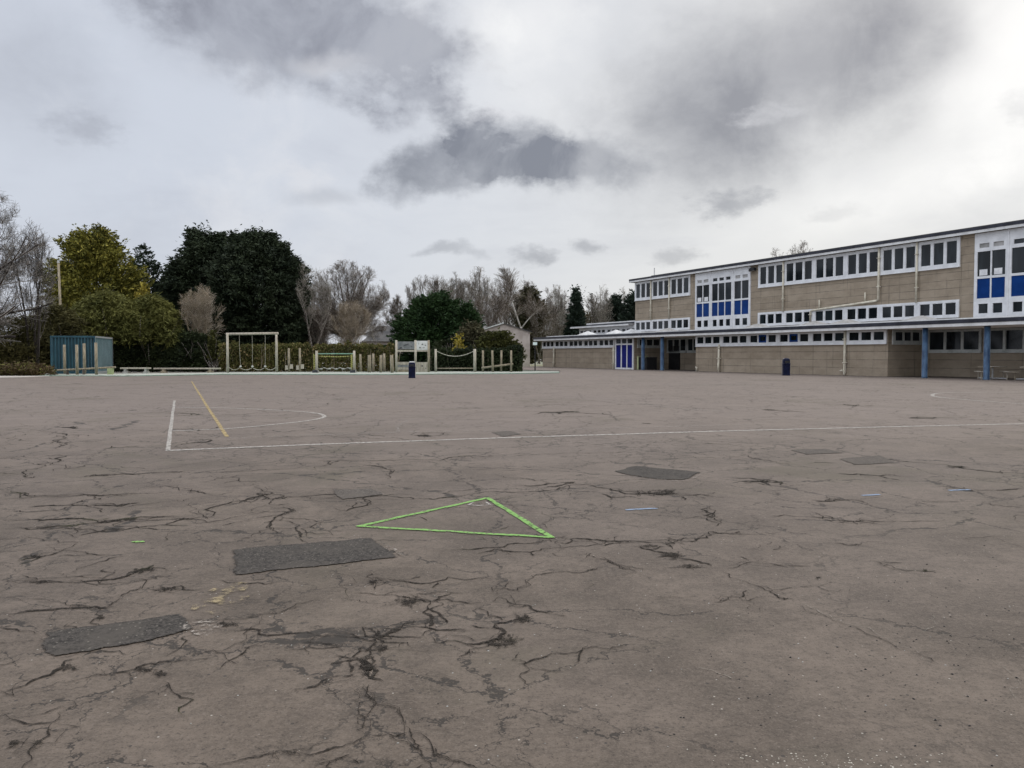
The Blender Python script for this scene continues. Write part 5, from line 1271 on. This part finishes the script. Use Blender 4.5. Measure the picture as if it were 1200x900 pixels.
evergreen('ivy_clad_tree', 'dark ivy covered tree behind the gabled outbuilding', 620, 128, 337, 17, [(0, .4), (.3, .7), (.6, 1.0), (.82, .8), (1, .15)], 'ivy', 520, (.45, .25), 24, .7, 'trees beyond the hedge', .25, seed=30)

def bush(name, label, px, d, top, hw, m, n=500, leaf=(.25, .1), per=30, clump=.45, seed=1, base=0.0, depthk=.8, group=None, up=.4, prof=None, stems='bark', cat='shrub', droop=0.0):
    t = evergreen(name, label, px, d, top, hw, prof or [(0, .8), (.2, .95), (.5, 1.0), (.75, .8), (.92, .45), (1, .12)], m, n, leaf, per, clump, group, .18, base, seed, up, None, False, droop, cat, depthk)
    sg = Seg(); r = random.Random(seed); H = at(px, top, d)[2]; R = hw / F * d
    for k in range(16):
        a = r.uniform(0, 2 * pi); q = (r.uniform(-.5, .5) * R, r.uniform(-.3, .3), -.05); dr = norm3((.35 * cos(a), .35 * sin(a), 1))
        for i in range(5):
            dr = norm3((dr[0] + r.gauss(0, .12), dr[1] + r.gauss(0, .12), dr[2])); q2 = tuple(q[j] + dr[j] * H * .17 for j in range(3)); sg.add(q, q2, .05 * (1 - i / 6), .05 * (1 - (i + 1) / 6)); q = q2
    sg.build('stem', M[stems], t, 4)
    return t
SH = 'shrubs along the far edge'
bush('willowy_shrub', 'tall bright olive green shrub overhanging the container', 125, 69, 342, 46, 'bamboo', 1100, (.42, .07), 34, .62, 41, .42, .7, SH, .35, droop=.6)
bush('willowy_shrub', 'olive green shrub overhanging the undergrowth between container and long bench', 178, 70, 346, 34, 'bamboo', 800, (.42, .07), 32, .6, 42, .38, .7, SH, .35, droop=.6)
bush('olive_shrub', 'brownish olive bush at the left of the container', 62, 66, 358, 34, 'olive', 800, (.3, .08), 30, .5, 43, .15, .7, SH)
bush('olive_shrub', 'dull dark bush at the left picture edge', 12, 62, 372, 46, 'olive', 900, (.3, .07), 28, .5, 44, .05, .7, SH)
bush('dark_undergrowth', 'blackish undergrowth between container and swing frame', 165, 69.5, 388, 42, 'darkhedge', 900, (.3, .08), 24, .45, 45, 0, .25, SH)
bush('dark_undergrowth', 'blackish undergrowth behind the long bench', 225, 69.5, 390, 34, 'darkhedge', 800, (.3, .08), 24, .45, 46, 0, .25, SH)
bush('dark_undergrowth', 'dark thicket behind the blue container', 95, 68.5, 386, 50, 'darkhedge', 800, (.3, .08), 24, .45, 47, 0, .2, SH)
bush('bramble_patch', 'dry brown brambles on the bare verge at the left edge', 22, 54.5, 427, 36, 'bramble', 420, (.22, .06), 22, .28, 48, 0, .5, SH)
bush('forsythia', 'sprawling yellow forsythia sprigs above the olive shrub', 168, 75, 333, 13, 'yellowflower', 60, (.22, .14), 16, .34, 49, .72, .5, 'yellow flowering bushes', .8)
bush('forsythia', 'small yellow forsythia behind the sagging rope', 538, 69.4, 392.5, 6, 'yellowflower', 34, (.2, .14), 16, .3, 50, .45, .6, 'yellow flowering bushes', .5)
bush('forsythia', 'yellowish leaves climbing the pale trunk beside the tall timber frame', 250, 68.5, 388, 4.5, 'laurel', 60, (.2, .12), 16, .3, 51, .3, .6, 'yellow flowering bushes', .5)
bush('laurel_bush', 'olive laurel bush before the pinkish outbuilding', 583, 71, 389, 26, 'laurel', 620, (.26, .12), 26, .4, 52, .05, .6, SH)
bush('ivy_bush', 'greyish ivy bush with bare twigs above the sagging rope', 552, 74, 378, 17, 'ivy', 380, (.24, .16), 24, .42, 53, .1, .6, SH)
bush('dark_bush', 'dark bush behind the sagging rope', 530, 72, 398, 24, 'darkhedge', 420, (.28, .12), 24, .42, 54, 0, .4, SH)

def hedge(label, pxs, d0, d1, top, n, m, thick=.9, leaf=(.16, .09), seed=1, hv=.12):
    r = np.random.default_rng(seed); a = np.array(at(pxs[0], 416, d0)); c = np.array(at(pxs[1], 416, d1))
    H = at(600, top, (d0 + d1) / 2)[2]; t = thing('hedge', label, 'hedge', (*((a + c) / 2)[:2], 0), 'hedges along the far edge'); mid = (a + c) / 2
    k = r.random(n); f = r.random(n); ph = r.uniform(0, 6, 5)
    hh = H * (1 + hv * sum(np.sin((3 + 5 * j) * k * 6 + ph[j]) for j in range(5)) / 4)
    z = hh * (1 - (1 - f) ** 1.0) ; y = r.normal(0, thick * .35, n)
    top_ = r.random(n) < .12; z[top_] = hh[top_] * r.uniform(.95, 1.07, top_.sum())
    P = np.stack([a[0] + (c[0] - a[0]) * k - mid[0], a[1] + (c[1] - a[1]) * k + y - mid[1], z + .03], 1)
    A = r.normal(0, .6, (n, 3)); A[:, 2] += .7
    V, Fq = leaves(P, A, leaf[0], leaf[1]); np_mesh('foliage', V, Fq, M[m], t)
    sg = Seg()
    for i in range(int(abs(c[0] - a[0]) * 5)):
        kk = r.random(); x = a[0] + (c[0] - a[0]) * kk - mid[0]; yy = a[1] + (c[1] - a[1]) * kk - mid[1] + r.normal(0, .25)
        q2 = (x + r.normal(0, .25), yy + r.normal(0, .15), H * r.uniform(.75, 1.05)); sg.add((x, yy, -.05), q2, .03, .012)
    sg.build('stem', M['paletwig'], t, 4)
hedge('long clipped green and brown hedge behind the timber frame and posts', (258, 466), 68.5, 68.5, 405.5, 30000, 'hedge', 1.0, seed=61)
hedge('dark hedge behind the sagging rope and inclined log', (500, 606), 68.2, 67.5, 410.5, 15000, 'darkhedge', 1.0, (.18, .11), 62)
hedge('short dark green evergreen hedge end before the outbuilding', (597, 612), 67.6, 67.3, 407.5, 5000, 'darkhedge', 1.0, (.18, .12), 63, .05)
hedge('ragged dark hedge under the overhanging shrubs', (128, 262), 70.5, 69.5, 402, 16000, 'darkhedge', .8, (.2, .08), 64)

BG = 'bare trees beyond the playground'
bare('bare_tree', 'dark bare tree leaning in from beyond the left edge, with low sweeping limbs', -22, 57, 215, 92, 'spread', 'darktwig', 'darktwig', BG, trunk_h=3.2, crown_lo=2.2, dens=0.92, rt=0.011, seed=71, tr=.3, limbs=[(3.4, (1, -.1, .12), 7.5), (4.2, (.9, .3, .2), 7.0), (5.2, (1, -.3, .25), 6.5), (6.5, (1, .2, .4), 6.0), (2.6, (1, .2, .08), 6.5)])
bare('bare_tree', 'upright dark bare tree with a bird in it, left of the golden cypress', 38, 61, 258, 32, 'vase', 'darktwig', 'darktwig', BG, crown_lo=2.5, stems=3, dens=0.74, rt=0.01, seed=72, tr=.16)
bare('bare_shrub', 'brown leafless bush with pale trunk before the huge dark cypress', 236, 71, 334, 30, 'vase', 'paletwig', 'paletwig', BG, cat='shrub', stems=6, dens=0.67, rt=0.01, seed=73, crown_lo=.8, tr=.09)
t, T, Cw = bare('bare_tree', 'slender bare tree with dark thin trunk right of the huge cypress', 367, 76, 301, 23, 'vase', 'bark', 'greytwig', BG, stems=2, dens=0.86, rt=.010, seed=74, crown_lo=3, tr=.15)
bare('round_bare_tree', 'large rounded bare tree with fine brown twigs', 409, 96, 304, 50, 'round', 'bark', 'twig', BG, trunk_h=3.6, crown_lo=1.8, dens=0.92, rt=0.011, seed=75, tr=.38)
bare('bare_shrub', 'pale brown twiggy bush below the large rounded tree', 412, 77, 352, 30, 'vase', 'paletwig', 'paletwig', BG, cat='shrub', stems=8, dens=0.66, rt=0.01, seed=76, crown_lo=.4, tr=.07)
bare('bare_shrub', 'greyish brown twiggy thicket behind the two step block posts', 372, 79, 356, 27, 'vase', 'twig', 'twig', BG, cat='shrub', stems=8, dens=0.66, rt=0.01, seed=77, crown_lo=.4, tr=.07)
bare('bare_sapling', 'thin pale sapling between the rounded tree and the slate roof', 438, 74, 368, 9, 'vase', 'greytwig', 'greytwig', BG, stems=1, dens=0.52, rt=.010, seed=78, tr=.07)
bare('bare_tree', 'small hazy bare tree behind the slate roofed house', 468, 125, 346, 24, 'vase', 'bark', 'twig', BG, stems=2, dens=0.85, rt=.014, seed=79, tr=.15)
bare('bare_tree', 'bare tree with pale branches rising left behind the deep green cypress', 500, 118, 319, 34, 'vase', 'bark', 'twig', BG, stems=3, dens=0.88, rt=0.011, seed=80, crown_lo=4, tr=.2)
bare('bare_tree', 'yellowish bare tree rising right behind the deep green cypress', 533, 122, 320, 32, 'vase', 'greytwig', 'greytwig', BG, stems=3, dens=0.86, rt=0.011, seed=81, crown_lo=4, tr=.18)
bare('bare_tree', 'tall narrow bare tree between the deep green cypress and the outbuilding', 560, 120, 312, 26, 'tall', 'greytwig', 'greytwig', BG, dens=0.98, rt=0.01, seed=82, tr=.2)
bare('bare_tree', 'tall birch with drooping brown twigs above the outbuilding', 590, 125, 314, 28, 'tall', 'bark', 'twig', BG, dens=0.98, rt=0.01, seed=83, tr=.22)
bare('bare_tree', 'brown bare tree low behind the outbuilding', 574, 112, 336, 32, 'vase', 'twig', 'twig', BG, stems=4, dens=0.8, rt=0.011, seed=84, crown_lo=1, tr=.14)
bare('bare_tree', 'brown bare tree right of the ivy covered one', 632, 126, 330, 24, 'vase', 'twig', 'twig', BG, stems=3, dens=0.82, rt=0.012, seed=85, crown_lo=1, tr=.14)
bare('bare_tree', 'pale feathery bare tree left of the slim conifer', 652, 150, 333, 17, 'tall', 'greytwig', 'greytwig', BG, dens=0.98, rt=0.011, seed=86, tr=.18)
bare('bare_tree', 'feathery bare tree just behind the slim conifer', 664, 152, 337, 14, 'tall', 'greytwig', 'twig', BG, dens=0.98, rt=0.011, seed=87, tr=.18)
bare('bare_tree', 'thin pale birch in front of the far wood beside the pines', 708, 145, 331, 14, 'tall', 'greytwig', 'greytwig', BG, dens=0.98, rt=0.011, seed=88, tr=.16)
bare('bare_tree', 'faint bare tree between the two dark pines', 728, 160, 335, 15, 'tall', 'greytwig', 'greytwig', BG, dens=0.98, rt=0.011, seed=89, tr=.16)
bare('bare_tree', 'low hazy bare tree right of the slim conifer', 694, 155, 343, 19, 'vase', 'twig', 'twig', BG, stems=3, dens=0.82, rt=0.012, seed=90, tr=.12)
bare('bare_tree', 'bare treetop showing above the school roof, left one', 905, 112, 288, 24, 'round', 'twig', 'twig', BG, trunk_h=5, crown_lo=6, dens=1.0, rt=.013, seed=91, tr=.25)
bare('bare_tree', 'bare treetop showing above the school roof, right one', 938, 112, 282, 26, 'round', 'twig', 'twig', BG, trunk_h=5, crown_lo=6, dens=1.0, rt=.013, seed=92, tr=.25)
bare('bare_tree', 'bare tree filling the gap left of the tall narrow one, behind the green cypress', 546, 130, 326, 30, 'vase', 'twig', 'twig', BG, stems=4, dens=.84, rt=.012, seed=101, crown_lo=3, tr=.15)
bare('bare_tree', 'brown bare tree close behind the white forked birch', 610, 132, 322, 26, 'vase', 'twig', 'twig', BG, stems=4, dens=.86, rt=.012, seed=102, crown_lo=2, tr=.15)
bare('bare_tree', 'low brown bare tree behind the left eave of the school', 640, 140, 350, 24, 'vase', 'twig', 'twig', BG, stems=4, dens=.84, rt=.013, seed=103, crown_lo=1, tr=.14)
bare('bare_tree', 'wide hazy bare tree low between conifer and pines', 708, 152, 352, 26, 'vase', 'twig', 'twig', BG, stems=4, dens=.82, rt=.013, seed=104, crown_lo=1, tr=.14)
# white forked birch trunk behind the outbuilding
d = 118.0; p = at(611, 416, d)
t = thing('birch', 'white forked birch trunk rising behind the outbuilding roof', 'tree', (p[0], d, 0), 'trees beyond the hedge'); o_ = (p[0], d, 0)
b = MB(o_); b.tube([(p[0], d, -.1), at(611, 400, d), at(610.5, 383, d)], [.2, .19, .17], 8); b.tube([at(610.5, 385, d), at(605, 369, d), at(601, 356, d), at(599.5, 346, d)], [.15, .12, .09, .07], 8)
b.tube([at(611, 385, d), at(616, 378, d), at(622, 371, d), at(628, 366, d)], [.10, .09, .07, .04], 8); b.build('trunk', M['birch'], t, True)
sg = Seg(); r = random.Random(5)
for (x, y) in ((605, 369), (600, 352), (598, 342), (595, 330), (622, 371), (628, 366)):
    for k in range(40):
        q = at(x + r.uniform(-1, 1), y + r.uniform(-3, 3), d); q = (q[0] - p[0], q[1] - d, q[2]); dr = norm3((r.gauss(0, .6), r.gauss(0, .6), .7))
        for i in range(4):
            dr = norm3((dr[0] + r.gauss(0, .2), dr[1] + r.gauss(0, .2), dr[2] - .06)); q2 = tuple(q[j] + dr[j] * .6 for j in range(3)); sg.add(q, q2, .022, .014); q = q2
sg.build('crown', M['twig'], t, 3)
# far wood that reads as one mass
r = np.random.default_rng(99); n = 72000
k = r.random(n); x = -135 + 215 * k; hz = 6.6 + 1.3 * np.sin(k * 37) + 0.9 * np.sin(k * 91 + 1) + 0.6 * np.sin(k * 211)
hz = hz * np.interp(x, [-135, -75, -30, 0, 15, 75], [.9, 0.95, .65, 1.05, 1.35, 1.3])
P = np.stack([x, 172 + r.normal(0, 3, n), hz * r.random(n) ** .8], 1); A = r.normal(0, .5, (n, 3)); A[:, 2] += .8
V, Fq = leaves(P, A, 1.0, .28)
o = np_mesh('distant_wood', V, Fq, M['wood_far']); o['kind'] = 'stuff'; o['label'] = 'brownish far wood beyond the school and hedge'; o['category'] = 'woodland'
